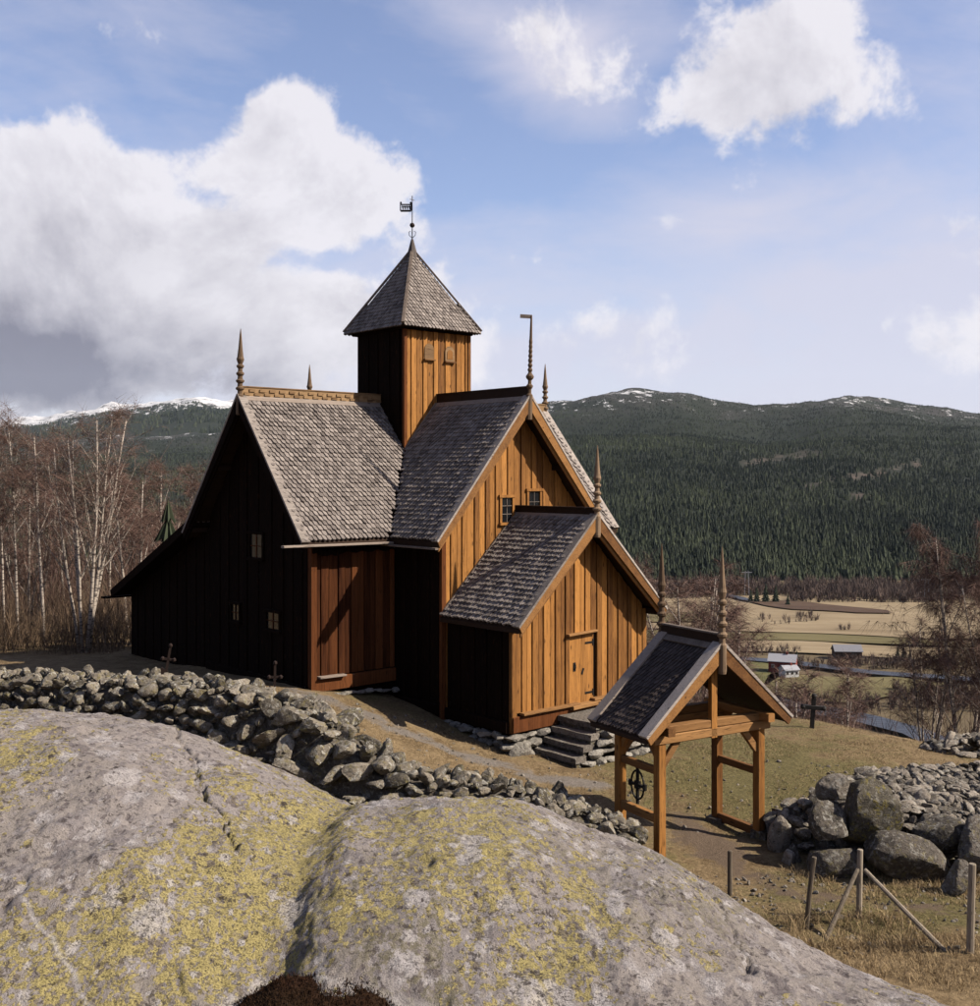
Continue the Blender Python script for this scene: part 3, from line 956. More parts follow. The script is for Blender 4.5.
CRACKS = [[(176, 726), (190, 750), (197, 764), (199, 778), (214, 795), (224, 812), (229, 838), (236, 852)], [(700, 880), (720, 905), (742, 935), (748, 968)]]
for i, cpts in enumerate(CRACKS):
    zrock -= px_polyline(cpts, 1.4 if i == 0 else 1.8) * (0.055 if i == 0 else 0.03)
rock_verts = np.stack([XX, YY, zrock + EYE], -1).reshape(-1, 3)
nu, ny = len(us), len(ys)
idx = np.arange(nu * ny).reshape(ny, nu)
rq = np.stack([idx[:-1, :-1], idx[:-1, 1:], idx[1:, 1:], idx[1:, :-1]], -1).reshape(-1, 4)
rock = raw_mesh('rock_outcrop', rock_verts, rq, BEDROCK, smooth=True)
tag(rock, 'huge grey double-domed bedrock outcrop crusted with yellow lichen, below the stone walls', 'rock')


def gauss_px(u, v, ru, rv):
    return np.exp(-(((PU - u) / ru) ** 2 + ((PV - v) / rv) ** 2))


yellow = -0.18 + gauss_px(200, 880, 120, 70) * 1.1 + gauss_px(30, 760, 90, 30) * 0.6 + gauss_px(60, 960, 90, 60) * 0.7 + gauss_px(270, 930, 70, 60) * 0.6 + gauss_px(480, 860, 70, 60) + gauss_px(560, 960, 80, 50) * 0.6 + gauss_px(300, 830, 50, 30) * 0.8 - gauss_px(110, 820, 80, 60) * 1.0 - gauss_px(120, 740, 60, 30) * 0.6 - gauss_px(820, 960, 90, 50) * 0.6 - gauss_px(620, 830, 80, 40) * 0.5
mask('yellow', yellow, rock.data)
mask('film', gauss_px(400, 920, 70, 90) * 1.2 + gauss_px(740, 900, 90, 60) * 0.4 - gauss_px(110, 800, 120, 90), rock.data)
vein = px_polyline([(22, 905), (45, 935), (72, 970), (95, 1012)], 2.2) * 0.85 + px_polyline([(322, 978), (300, 985), (262, 1000), (245, 1012)], 5.0) * 0.55 + px_polyline([(330, 980), (370, 990), (420, 1003), (440, 1012)], 5.5) * 0.5 + px_polyline([(318, 900), (320, 960), (316, 984)], 3.0) * 0.4
mask('vein', np.clip(vein, 0, 1), rock.data)

# rusty moss lying level in the hollow: the rock's own contour gives it its outline
cu = int(np.argmin(np.abs(us - 322)))
near = (ys > 4.6) & (ys < 7.0)
kz = np.where(near)[0][int(np.argmin(np.abs(PV[near, cu] - 990)))]
mx, my, mz0 = float(XX[kz, cu]), float(YY[kz, cu]), float(zrock[kz, cu])
gx_, gy_ = np.meshgrid(np.linspace(-1, 1, 130), np.linspace(-1, 1, 110))
mX, mY = mx + 0.02 + gx_ * 0.50, my - 0.37 + gy_ * 0.52
rr = np.hypot(gx_, gy_)
mZ = EYE + mz0 + 0.002 + 0.009 * fbm(mX, mY, 30.0, 4, 3.0) + 0.016 * fbm(mX, mY, 5.0, 3, 6.0) - 0.30 * np.clip(np.abs(gx_) - 0.45, 0, 1) ** 1.2
ix = np.arange(gx_.size).reshape(gx_.shape)
pad_v = np.stack([mX, mY, mZ], -1).reshape(-1, 3)
pad_f = np.stack([ix[:-1, :-1], ix[:-1, 1:], ix[1:, 1:], ix[1:, :-1]], -1).reshape(-1, 4)
# upright moss sprigs standing on the pad
ns_ = 9000
pick = rng.integers(0, len(pad_v), ns_)
root_ = pad_v[pick] + rng.normal(0, 0.004, (ns_, 3))
tipv = root_ + np.c_[rng.normal(0, 0.010, (ns_, 2)), rng.uniform(0.010, 0.034, ns_)]
sd_ = np.c_[rng.normal(0, 1, (ns_, 2)), np.zeros(ns_)]
sd_ = sd_ / np.linalg.norm(sd_, axis=1, keepdims=True) * 0.0028
mid_ = (root_ + tipv) / 2
sp_v = np.stack([root_, mid_ + sd_, tipv, mid_ - sd_], 1).reshape(-1, 3)
sp_f = np.arange(ns_ * 4).reshape(-1, 4) + len(pad_v)
moss = raw_mesh('moss', np.concatenate([pad_v, sp_v]), np.concatenate([pad_f, sp_f]), MOSS)
tag(moss, 'dark red-brown moss filling the hollow between the rock domes', 'moss', kind='stuff')

# ------------------------------------------------------------------ the stave church
YAW = R(41.803)
CH = empty('stave_church', (-2.324, 32.829, 0.0), YAW)
tag(CH, 'dark tarred wooden stave church with cross-shaped shingled roofs and square central tower', 'church')
# local axes: x along the nave (to the right and away), y away from the viewer; the tower stands on the origin


def arm_frame(d):
    """t outward along the arm, s across it."""
    return {'-y': lambda t, s, z: Vector((s, -t, z)), '+y': lambda t, s, z: Vector((-s, t, z)),
            '-x': lambda t, s, z: Vector((-t, -s, z)), '+x': lambda t, s, z: Vector((t, s, z))}[d]


def shingle_field(P, t0, t1, hw, zr, zf, side, valley=False, expo=0.15, w=0.135, tower=0.0, mat=SHINGLE, parent=None, name='shingles', thick=0.046):
    """All shingles of one roof slope, each a tapered board with a pointed butt, joined in one part."""
    D = (P(0, side * hw, zf) - P(0, 0, zr))
    Ls = D.length
    D.normalize()
    T = (P(1, 0, 0) - P(0, 0, 0)).normalized()
    N = D.cross(T)
    if N.z < 0:
        N = -N
    mb = MB()
    rows = int(Ls / expo)
    rr = random.Random(hash((round(t1, 2), round(hw, 2), side)) & 0xffff)
    for i in range(rows + 1):
        d = Ls + 0.05 - i * expo
        if d < 0.22:
            break
        ncol = int((t1 - t0) / w) + 1
        for j in range(ncol):
            tt = t1 - (j + 0.25 + 0.5 * (i % 2)) * w
            if tt < t0:
                continue
            s_h = d / Ls * hw
            if valley and tt < s_h + 0.02:
                continue
            if tower and tt < tower + 0.05 and s_h < tower + 0.05:
                continue
            base = P(tt, 0, zr) + D * d
            hwid = w * rr.uniform(0.335, 0.39)
            ln = expo * 1.95
            lift = thick * rr.uniform(1.15, 1.7)
            dj = rr.uniform(-0.012, 0.012)
            tw = rr.uniform(-0.006, 0.006)
            out = [(-hwid, -ln), (hwid, -ln), (hwid, -0.035 + dj), (hwid * 0.25, dj), (-hwid * 0.25, dj), (-hwid, -0.035 + dj)]
            top, bot = [], []
            for (a, b) in out:
                k = 1.0 + (b / ln)
                h = 0.012 + lift * max(k, 0) + tw * a * 20
                top.append(base + T * a + D * b + N * (h + thick * 0.55))
                bot.append(base + T * a + D * b + N * (h - thick * 0.55))
            mb.add(top + bot, [(0, 1, 2, 3, 4, 5), (1, 7, 8, 2), (2, 8, 9, 3), (3, 9, 10, 4), (4, 10, 11, 5), (5, 11, 6, 0)], rr.uniform(0.15, 1.0))
    o = mb.build(name, mat, parent)
    tag(o, kind='stuff')
    return o


def slope_slab(mb, P, t0, t1, hw, zr, zf, side, th=0.10, ext=0.06):
    k = (zf - zr) / hw
    e = hw + ext
    ze = zr + k * e
    quad = [P(t0, 0, zr), P(t1, 0, zr), P(t1, side * e, ze), P(t0, side * e, ze)]
    mb.prism(quad, (0, 0, -th))


def barge(P, t, hw, zr, zf, parent, mat_face, mat_cap, width=0.24, th=0.06, inner=True, cap=True):
    for side in (-1, 1):
        k = (zf - zr) / hw
        e = hw + 0.07
        a_top, b_top = P(t, 0, zr + 0.05), P(t, side * e, zr + k * e + 0.05)
        d = (P(t + th, 0, 0) - P(t, 0, 0))
        nv = width / math.cos(math.atan(k))
        poly = [a_top, b_top, b_top - Vector((0, 0, nv * 0.62)) + (a_top - b_top).normalized() * width * 0.45, a_top - Vector((0, 0, nv))]
        ob = MB().prism(poly, d).build('barge_board', mat_face, parent)
        if inner:
            q = [p - Vector((0, 0, 0.10)) - d * 0.75 for p in poly]
            q[1] = q[1] + (a_top - b_top).normalized() * 0.12
            MB().prism(q, d * 0.7).build('inner_barge_board', mat_face, parent)
        if cap:
            up = Vector((0, 0, 1))
            o2 = P(t - 0.05, 0, zr + 0.085), P(t - 0.05, side * (e + 0.02), zr + k * (e + 0.02) + 0.085)
            MB().beam(o2[0], o2[1], 0.25, 0.055, up=P(0, side * -k, 1) - P(0, 0, 0), bev=0.004).build('barge_cap', mat_cap, parent)


FIN_PROF = [(0.075, -0.55), (0.085, -0.5), (0.085, -0.02), (0.06, 0.02), (0.055, 0.10), (0.095, 0.14), (0.10, 0.18), (0.06, 0.22), (0.055, 0.30), (0.092, 0.34), (0.10, 0.38), (0.06, 0.42),
            (0.055, 0.50), (0.088, 0.54), (0.092, 0.58), (0.055, 0.62), (0.05, 0.70), (0.083, 0.74), (0.086, 0.78), (0.05, 0.82), (0.075, 0.90), (0.088, 0.95), (0.07, 1.02), (0.048, 1.25), (0.024, 1.6), (0.006, 1.78)]


def finial(p, parent, mat=W_FIN, h=1.0, w=1.0, tilt=(0, 0), label=None):
    m = Matrix.Rotation(tilt[0], 3, 'X') @ Matrix.Rotation(tilt[1], 3, 'Y')
    o = MB().lathe(p, [(r * w * 1.15, z * h) for r, z in FIN_PROF], 12, m).build('finial', mat, parent)
    for po in o.data.polygons:
        po.use_smooth = False
    if label:
        o['label'] = label
    return o


def crest(P, t0, t1, zr, parent, mat, hgt=0.30, blocks=False):
    o = MB().beam(P(t0, 0, zr + hgt / 2 - 0.02), P(t1, 0, zr + hgt / 2 - 0.02), 0.09, hgt, bev=0.006)
    o = o.build('ridge_crest', mat, parent)
    for side in (-1, 1):
        k = -1.17
        MB().beam(P(t0, side * 0.09, zr - 0.02), P(t1, side * 0.09, zr - 0.02), 0.16, 0.035, up=P(0, side * 1.17, 1) - P(0, 0, 0), bev=0.004).build('ridge_board', W_GREY, o)
    MB().beam(P(t0, 0, zr + hgt - 0.005), P(t1, 0, zr + hgt - 0.005), 0.13, 0.035, bev=0.005).build('crest_cap', mat, o)
    if blocks:
        L = t1 - t0
        me = None
        n = int(L / 0.30)
        for row in range(2):
            for i in range(n):
                for side in (-1, 1):
                    tt = t0 + (i + 0.35 + 0.5 * row) * L / n
                    if tt > t1 - 0.1:
                        continue
                    c = P(tt, side * 0.058, zr + 0.10 + 0.10 * row)
                    if me is None:
                        sx = P(0.17, 0.03, 0.07) - P(0, 0, 0)
                        b = MB().box((0, 0, 0), (abs(sx.x), abs(sx.y), 0.07)).build('crest_block', mat, o)
                        me = b.data
                    else:
                        b = link('crest_block', me, o)
                    b.location = c
    return o


def boards(parent, S, s0, s1, zb, zt, mat, width=0.26, th=0.035, holes=(), seed=1, alt=0.024, name='board', ragged=0.0):
    """Upright wall boards; S(s, out, z) gives the local point."""
    rr = random.Random(seed)
    s = s0
    i = 0
    while s < s1 - 0.03:
        w = width * rr.uniform(0.72, 1.22)
        e = min(s + w, s1)
        if s1 - e < 0.09:
            e = s1
        a, b = s + 0.009, e - 0.009
        spans = [(zb, None)]
        for (h0, h1, hb, ht) in holes:
            if a < h1 - 0.02 and b > h0 + 0.02:
                if a < h0 - 0.03:
                    b = min(b, h0 - 0.003)
                    e = h0 + 0.003
                elif b > h1 + 0.03 and a > h0:
                    pass
                spans = [(zb, hb), (ht, None)] if a >= h0 - 0.03 else spans
        o0 = alt * (i % 2) + rr.uniform(0, 0.006)
        for (lo, hi) in spans:
            za = (zt(a) if hi is None else hi)
            zb_ = (zt(b) if hi is None else hi)
            lo_ = lo - rr.uniform(0, ragged)
            if min(za, zb_) < lo_ + 0.06:
                continue
            cz = [lo_, lo_, zb_, za]
            ss = [a, b, b, a]
            back = [S(x, 0.0, z) for x, z in zip(ss, cz)]
            ch = 0.010
            fr0 = [S(x, o0 + th - ch, z) for x, z in zip(ss, cz)]
            ss2 = [a + ch, b - ch, b - ch, a + ch]
            k = (zb_ - za) / max(b - a, 1e-6)
            cz2 = [lo_, lo_, zb_ - k * ch, za + k * ch]
            fr1 = [S(x, o0 + th, z) for x, z in zip(ss2, cz2)]
            MB().add(back + fr0 + fr1, [(3, 2, 1, 0), (0, 1, 5, 4), (1, 2, 6, 5), (2, 3, 7, 6), (3, 0, 4, 7), (4, 5, 9, 8), (5, 6, 10, 9), (6, 7, 11, 10), (7, 4, 8, 11), (8, 9, 10, 11)]).build(name, mat, parent)
        s = e
        i += 1


def window(S, s, z, w, h, parent, cols=2, rows=2, fmat=W_RED, bar=WHITE_PAINT, bw=0.025):
    """A small framed window standing on the boards: frame > panes, muntins."""
    def bx(mb, s0, s1, z0, z1, o0, o1):
        mb.add([S(a, o, zz) for o in (o0, o1) for (a, zz) in ((s0, z0), (s1, z0), (s1, z1), (s0, z1))], [(3, 2, 1, 0), (4, 5, 6, 7), (0, 1, 5, 4), (1, 2, 6, 5), (2, 3, 7, 6), (3, 0, 4, 7)])
    f = MB()
    t = 0.07
    bx(f, s - w / 2 - t, s - w / 2, z - h / 2, z + h / 2, 0.04, 0.105)
    bx(f, s + w / 2, s + w / 2 + t, z - h / 2, z + h / 2, 0.04, 0.105)
    bx(f, s - w / 2 - t - 0.03, s + w / 2 + t + 0.03, z + h / 2, z + h / 2 + t, 0.04, 0.125)
    bx(f, s - w / 2 - t - 0.02, s + w / 2 + t + 0.02, z - h / 2 - t, z - h / 2, 0.04, 0.14)
    o = f.build('window', fmat, parent)
    for i in range(cols):
        for j in range(rows):
            p = MB()
            bx(p, s - w / 2 + i * w / cols + 0.002, s - w / 2 + (i + 1) * w / cols - 0.002, z - h / 2 + j * h / rows + 0.002, z - h / 2 + (j + 1) * h / rows - 0.002, 0.060, 0.066)
            p.build('pane', GLASS, o)
    for i in range(1, cols):
        p = MB()
        x = s - w / 2 + i * w / cols
        bx(p, x - bw / 2, x + bw / 2, z - h / 2, z + h / 2, 0.063, 0.086)
        p.build('muntin', bar, o)
    for j in range(1, rows):
        p = MB()
        y = z - h / 2 + j * h / rows
        bx(p, s - w / 2, s + w / 2, y - bw / 2, y + bw / 2, 0.062, 0.084)
        p.build('muntin', bar, o)
    return o


RIDGE, FOOT, RHW = 8.70, 5.04, 3.08
KR = (RIDGE - FOOT) / RHW


def gable_body(P, half, tg, zr, zf, hw, t0, mat, parent, zb=-0.7, name='wall'):
    k = (zr - zf) / hw
    drop = 0.16
    zw = zr - k * half - drop
    poly = [P(t0, -half, zb), P(t0, half, zb), P(t0, half, zw), P(t0, 0, zr - drop), P(t0, -half, zw)]
    return MB().prism(poly, P(tg - t0, 0, 0) - P(0, 0, 0)).build(name, mat, parent)


ARMS = {'-y': (2.58, 4.52, 5.06), '-x': (2.62, 5.24, 5.78), '+x': (2.62, 5.10, 5.62), '+y': (2.58, 5.20, 5.70)}
for d, (half, tg, to) in ARMS.items():
    P = arm_frame(d)
    wall = gable_body(P, half, tg, RIDGE, FOOT, RHW, 0.0, W_TAR_SHADE, CH)
    mb = MB()
    for side in (-1, 1):
        slope_slab(mb, P, 0.0, to, RHW, RIDGE, FOOT, side)
    roof = mb.build('roof', W_BLACKX, CH)
    for side in (-1, 1):
        shingle_field(P, 0.3, to - 0.06, RHW, RIDGE, FOOT, side, valley=True, tower=1.17, parent=roof)
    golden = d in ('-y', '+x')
    barge(P, to - 0.02, RHW, RIDGE, FOOT, roof, W_BARGE if golden else W_TAR_SHADE, W_CAP)
    crest(P, 1.17, to - 0.02, RIDGE, CH, W_CREST if d in ('-x', '+x') else W_BLACKX, blocks=d in ('-x',))
    # purlin ends under the overhang
    for s in (-RHW * 0.93, -RHW * 0.45, RHW * 0.45, RHW * 0.93):
        z = RIDGE - KR * abs(s) - 0.20
        MB().beam(P(tg - 0.2, s, z), P(to - 0.10, s, z), 0.13, 0.14, bev=0.01).build('purlin_end', W_BLACKX, roof)

finial(Vector((-5.74, 0, RIDGE + 0.08)), CH, h=0.98, tilt=(0.0, 0.012), label='brown turned finial on the nave gable peak')
finial(Vector((5.58, 0, RIDGE + 0.02)), CH, h=0.92)
finial(Vector((0, 5.64, RIDGE + 0.08)), CH, h=0.90)
# the tall finial with a wooden pennant
fp = Vector((0, -5.05, RIDGE + 0.02))
tm = Matrix.Rotation(0.035, 3, 'Y')
prof = [(0.085, -0.6), (0.09, -0.5), (0.09, 0.05), (0.05, 0.10), (0.05, 0.2), (0.085, 0.26), (0.09, 0.30), (0.05, 0.35), (0.048, 0.44), (0.10, 0.50), (0.11, 0.55), (0.06, 0.62)]
for i in range(7):
    z = 0.66 + i * 0.125
    prof += [(0.042, z), (0.066 - 0.003 * i, z + 0.045), (0.066 - 0.003 * i, z + 0.07), (0.040, z + 0.115)]
prof += [(0.038, 1.58), (0.026, 2.12), (0.022, 2.16)]
fo = MB().lathe(fp, prof, 10, tm).build('finial', W_FIN, CH)
fo['label'] = 'tall slender turned finial with a small wooden pennant'
toCam = Matrix.Rotation(-YAW, 3, 'Z')          # camera-right in church space
tip = fp + tm @ Vector((0, 0, 2.13))
cr = toCam @ Vector((1, 0, 0))
MB().beam(tip + cr * 0.02, tip - cr * 0.30 + Vector((0, 0, 0.02)), 0.03, 0.10, bev=0.004).build('pennant', W_GREY, fo)

# --- front arm: gable boards, windows
k = KR
GW = MB().box((0, -4.50, 0.1), (5.1, 0.02, 0.2)).build('front_gable_wall', W_TAR_SHADE, CH)
Sf = lambda s, o, z: Vector((s, -4.525 - o, z))
boards(GW, Sf, -2.50, 2.50, 0.6, lambda s: RIDGE - 0.20 - k * abs(s), W_GOLD, 0.215, seed=3)
for s in (-2.56, 2.56):
    MB().box((s, -4.56, 2.95), (0.14, 0.10, 4.9)).build('corner_post', W_RED, GW)
window(Sf, -0.40, 5.73, 0.38, 0.66, CH, 2, 3, W_GOLD, W_BAR, 0.02)
window(Sf, 0.61, 5.93, 0.42, 0.58, CH, 2, 2, W_GOLD, W_BAR, 0.02)
# left side of the front arm
SW = MB().box((-2.59, -3.6, 0.1), (0.02, 1.8, 0.2)).build('side_wall', W_TAR_SHADE, CH)
boards(SW, lambda s, o, z: Vector((-2.585 - o, -s, z)), 2.66, 4.48, 0.2, lambda s: 5.20, W_TAR_SHADE, 0.26, seed=4)
MB().beam((-2.64, -2.70, 0.75), (-2.64, -4.5, 0.75), 0.16, 0.22, bev=0.01).build('sill_beam', W_TAR_SHADE, SW)
MB().beam((-3.24, -2.9, FOOT - 0.19), (-3.24, -5.16, FOOT - 0.19), 0.10, 0.05, bev=0.005).build('eave_plank', W_GREY, SW)

# --- nave: front wall left of the arm, in red-brown tar
NW = MB().box((-3.9, -2.63, 0.9), (2.6, 0.02, 0.3)).build('nave_wall', W_TAR_SHADE, CH)
Sn = lambda s, o, z: Vector((s, -2.625 - o, z))
boards(NW, Sn, -5.16, -2.66, 1.60, lambda s: 4.72 + 0.03 * math.sin(s * 9), W_RED, 0.23, seed=8)
MB().beam(Sn(-5.20, 0.03, 1.40), Sn(-2.66, 0.03, 1.40), 0.16, 0.34, bev=0.012).build('sill_beam', W_RED, NW)
MB().beam(Sn(-5.08, 0.13, 1.60), Sn(-4.30, 0.13, 1.585), 0.20, 0.045, bev=0.006).build('weather_plank', W_GREY, NW)
mb = MB()
pts = [(-5.26 + 0.1 * i, 4.76 + 0.035 * math.sin(i * 1.35) - 0.012 * i * (i < 8)) for i in range(27)]
for a, b in zip(pts[:-1], pts[1:]):
    mb.beam(Sn(a[0], 0.12, a[1]), Sn(b[0] + 0.004, 0.12, b[1]), 0.10, 0.12)
mb.build('wavy_eave_board', W_TAR_SHADE, NW)
MB().box((-5.20, -2.66, 2.9), (0.16, 0.16, 4.1)).build('corner_post', W_RED, NW)
# long gutter plank that sticks out past the gable
MB().beam((-6.38, -3.20, FOOT - 0.10), (-3.12, -3.20, FOOT - 0.13), 0.15, 0.055, bev=0.008).build('gutter_plank', W_GREY, NW)
# --- nave gable end (tarred, faces away from the sun)
NG = MB().box((-5.22, 0, 1.1), (0.02, 5.1, 0.5)).build('nave_gable_wall', W_TAR_SHADE, CH)
Sg = lambda s, o, z: Vector((-5.245 - o, -s, z))
boards(NG, Sg, -2.55, 2.55, 0.9, lambda s: RIDGE - 0.22 - k * abs(s), W_TAR_SHADE, 0.28, seed=5)
MB().beam(Sg(-2.6, 0.05, 1.25), Sg(2.6, 0.05, 1.25), 0.16, 0.26, bev=0.01).build('sill_beam', W_TAR_SHADE, NG)
window(Sg, 0.12, 4.77, 0.62, 0.62, CH, 2, 2, W_TAR_SHADE, W_RED)
window(Sg, -1.0, 2.90, 0.42, 0.44, CH, 2, 2, W_TAR_SHADE, W_RED)
window(Sg, 0.97, 2.86, 0.62, 0.44, CH, 2, 2, W_TAR_SHADE, W_RED)
# --- lean-to on the far side of the nave
LB = MB().prism([(-5.20, 2.55, -0.3), (-5.20, 7.93, -0.3), (-5.20, 7.93, 2.95), (-5.20, 2.55, 5.25)], (9.2, 0, 0)).build('lean_to_wall', W_TAR_SHADE, CH)
boards(LB, lambda s, o, z: Vector((-5.205 - o, s, z)), 2.62, 7.93, 0.3, lambda s: 5.22 - (s - 2.55) * 0.4275, W_TAR_SHADE, 0.28, seed=6)
za, zb_ = 5.36, 2.86
mb = MB().prism([(-5.78, 2.75, 5.30), (-5.78, 8.10, 2.93), (-5.78, 8.10, 2.81), (-5.78, 2.75, 5.18)], (10.0, 0, 0))
lr = mb.build('lean_to_roof', W_TAR_SHADE, CH)
P = lambda t, s, z: Vector((-t, s + 2.75, z))
shingle_field(P, -4.1, 5.74, 5.35, 5.31, 2.94, 1, expo=0.17, w=0.16, parent=lr)
MB().beam((-5.80, 2.8, 5.27), (-5.80, 8.15, 2.88), 0.05, 0.24, bev=0.004).build('barge_board', W_TAR_SHADE, lr)
MB().beam((-6.05, 8.25, 2.76), (4.2, 8.25, 2.74), 0.24, 0.06, bev=0.006).build('gutter_plank', W_TAR_SHADE, lr)

# --- porch
PH, PT, PO = 2.40, 6.917, 7.47
PR, PF, PHW = 5.62, 3.12, 2.60
P = arm_frame('-y')
gable_body(P, PH, PT, PR, PF, PHW, 4.4, W_TAR_SHADE, CH, zb=0.3, name='porch_wall')
mb = MB()
for side in (-1, 1):
    slope_slab(mb, P, 4.56, PO, PHW, PR, PF, side)
pr_ = mb.build('porch_roof', W_BLACKX, CH)
for side in (-1, 1):
    shingle_field(P, 4.60, PO - 0.05, PHW, PR, PF, side, parent=pr_, expo=0.155, w=0.145)
barge(P, PO - 0.02, PHW, PR, PF, pr_, W_BARGE, W_CAP, width=0.25)
crest(P, 4.56, PO - 0.04, PR, CH, W_BLACKX, hgt=0.22)
for s in (-PHW * 0.95, PHW * 0.95):
    z = PR - (PR - PF) / PHW * abs(s) - 0.2
    MB().beam(P(PT - 0.2, s, z), P(PO - 0.08, s, z), 0.13, 0.14, bev=0.01).build('purlin_end', W_BLACKX, pr_)
# pale flashing where the porch roof meets the gable boards
for side in (-1, 1):
    MB().beam(P(4.63, side * 0.18, PR - 0.10), P(4.63, side * 2.55, PF + 0.12), 0.05, 0.10, bev=0.004).build('flashing_board', W_GREY, pr_)
finial(Vector((0.0, -7.47, PR + 0.03)), CH, h=0.98, tilt=(0, 0.01), label='brown turned finial on the porch gable peak')
PW = MB().box((0, -6.90, 0.45), (4.7, 0.02, 0.1)).build('porch_gable_wall', W_TAR_SHADE, CH)
Sp = lambda s, o, z: Vector((s, -6.92 - o, z))
kp = (PR - PF) / PHW
DOOR = (-0.47, 0.42, 0.93, 2.67)
boards(PW, Sp, -2.30, 2.30, 0.98, lambda s: PR - 0.19 - kp * abs(s), W_GOLD, 0.21, holes=[DOOR], seed=12)
for s in (-2.365, 2.365):
    MB().box((s, -6.95, 1.82), (0.15, 0.11, 2.60)).build('corner_post', W_GOLD, PW)
MB().beam(Sp(-2.42, 0.03, 0.72), Sp(2.42, 0.03, 0.72), 0.17, 0.38, bev=0.015).build('sill_beam', W_RED, PW)
MB().beam(Sp(-2.16, 0.11, 0.955), Sp(-0.22, 0.11, 0.945), 0.20, 0.06, bev=0.01).build('weather_plank', W_GOLDX, PW)
MB().beam(Sp(0.30, 0.11, 0.985), Sp(2.30, 0.11, 0.985), 0.20, 0.06, bev=0.01).build('weather_plank', W_GOLDX, PW)
# door: planks, hinges, lock plate, threshold, drip board
DO = MB().box((-0.025, -6.93, 1.80), (0.88, 0.012, 1.72)).build('door', W_TAR_SHADE, CH)
for i, (a, b) in enumerate(((-0.465, -0.03), (-0.02, 0.415))):
    MB().box(((a + b) / 2, -6.945, 1.80), (b - a, 0.03, 1.73)).build('plank', W_GOLD, DO)
for z in (2.42, 1.16):
    MB().box((0.26, -6.966, z), (0.30, 0.012, 0.05)).build('hinge', DARK_IRON, DO)
    MB().box((0.40, -6.966, z), (0.04, 0.02, 0.16)).build('hinge', DARK_IRON, DO)
MB().box((-0.28, -6.965, 1.86), (0.09, 0.010, 0.22)).build('lock_plate', DARK_IRON, DO)
MB().tube([(-0.28, -6.97, 1.92), (-0.28, -7.01, 1.92), (-0.28, -7.015, 1.84), (-0.28, -6.97, 1.80)], [0.012] * 4, 6).build('handle', DARK_IRON, DO)
MB().box((0.02, -6.966, 1.72), (0.06, 0.008, 0.16), Matrix.Rotation(0.4, 3, 'Y')).build('latch', DARK_IRON, DO)
MB().beam(Sp(-0.58, 0.10, 2.68), Sp(0.46, 0.10, 2.71), 0.14, 0.055, bev=0.01).build('drip_board', W_GOLDX, DO)
MB().beam(Sp(-0.50, 0.12, 0.88), Sp(0.50, 0.12, 0.90), 0.24, 0.10, bev=0.012).build('threshold', W_GOLDX, DO)
# left side of the porch
PS = MB().box((-2.41, -5.7, 0.45), (0.02, 2.3, 0.1)).build('porch_side_wall', W_TAR_SHADE, CH)
boards(PS, lambda s, o, z: Vector((-2.405 - o, -s, z)), 4.60, 6.88, 0.6, lambda s: 3.18, W_TAR_SHADE, 0.26, seed=14)
MB().beam((-2.46, -4.6, 0.66), (-2.46, -6.9, 0.66), 0.16, 0.26, bev=0.01).build('sill_beam', W_TAR_SHADE, PS)

# --- tower
TW = 1.168
TB, TT = 6.8, 10.86
tower = MB().box((0, 0, (TB + TT) / 2), (2 * TW - 0.02, 2 * TW - 0.02, TT - TB)).build('tower_wall', W_TAR_SHADE, CH)
boards(tower, lambda s, o, z: Vector((s, -TW - o + 0.01, z)), -TW + 0.02, TW - 0.02, TB, lambda s: TT + 0.06, W_GOLD, 0.21, seed=21, th=0.03)
boards(tower, lambda s, o, z: Vector((-TW - o + 0.01, -s, z)), -TW + 0.02, TW - 0.02, TB, lambda s: TT + 0.06, W_TAR_SHADE, 0.25, seed=22, th=0.03)
boards(tower, lambda s, o, z: Vector((TW + o - 0.01, s, z)), -TW + 0.02, TW - 0.02, TB, lambda s: TT + 0.06, W_GOLD, 0.25, seed=23, th=0.03)
for sx, sy in ((-1, -1), (1, -1)):
    MB().box((sx * (TW + 0.025), sy * (TW + 0.025), (TB + TT) / 2), (0.10, 0.10, TT - TB)).build('corner_post', W_GOLD if sx > 0 else W_RED, tower)
for s, zc in ((-0.33, 10.22), (0.44, 10.20)):
    w, hh = 0.17, 0.17
    poly = [Vector((s - w, 0, zc - hh - 0.05)), Vector((s + w, 0, zc - hh - 0.05))] + [Vector((s + w * math.cos(a), 0, zc + hh * 0.35 + w * math.sin(a))) for a in [math.pi * i / 10 for i in range(11)]]
    hatch = MB().prism([p + Vector((0, -TW - 0.028, 0)) for p in poly], (0, -0.035, 0)).build('sound_hatch', W_CREST, CH)
    MB().beam((s - w - 0.03, -TW - 0.075, zc - hh - 0.07), (s + w + 0.03, -TW - 0.075, zc - hh - 0.07), 0.09, 0.035).build('hatch_sill', W_GOLDX, hatch)
    if s > 0:
        MB().prism([(s + (p.x - s) * 0.62, -TW - 0.064, zc - 0.02 + (p.z - zc) * 0.62) for p in poly], (0, -0.010, 0)).build('hatch_panel', W_GOLD, hatch)
TE, TAP = 1.44, 13.28
EZ = 10.87
mb = MB().add([(-TE, -TE, EZ), (TE, -TE, EZ), (TE, TE, EZ), (-TE, TE, EZ), (0, 0, TAP)], [(3, 2, 1, 0), (0, 1, 4), (1, 2, 4), (2, 3, 4), (3, 0, 4)])
troof = mb.build('tower_roof', W_BLACKX, CH)
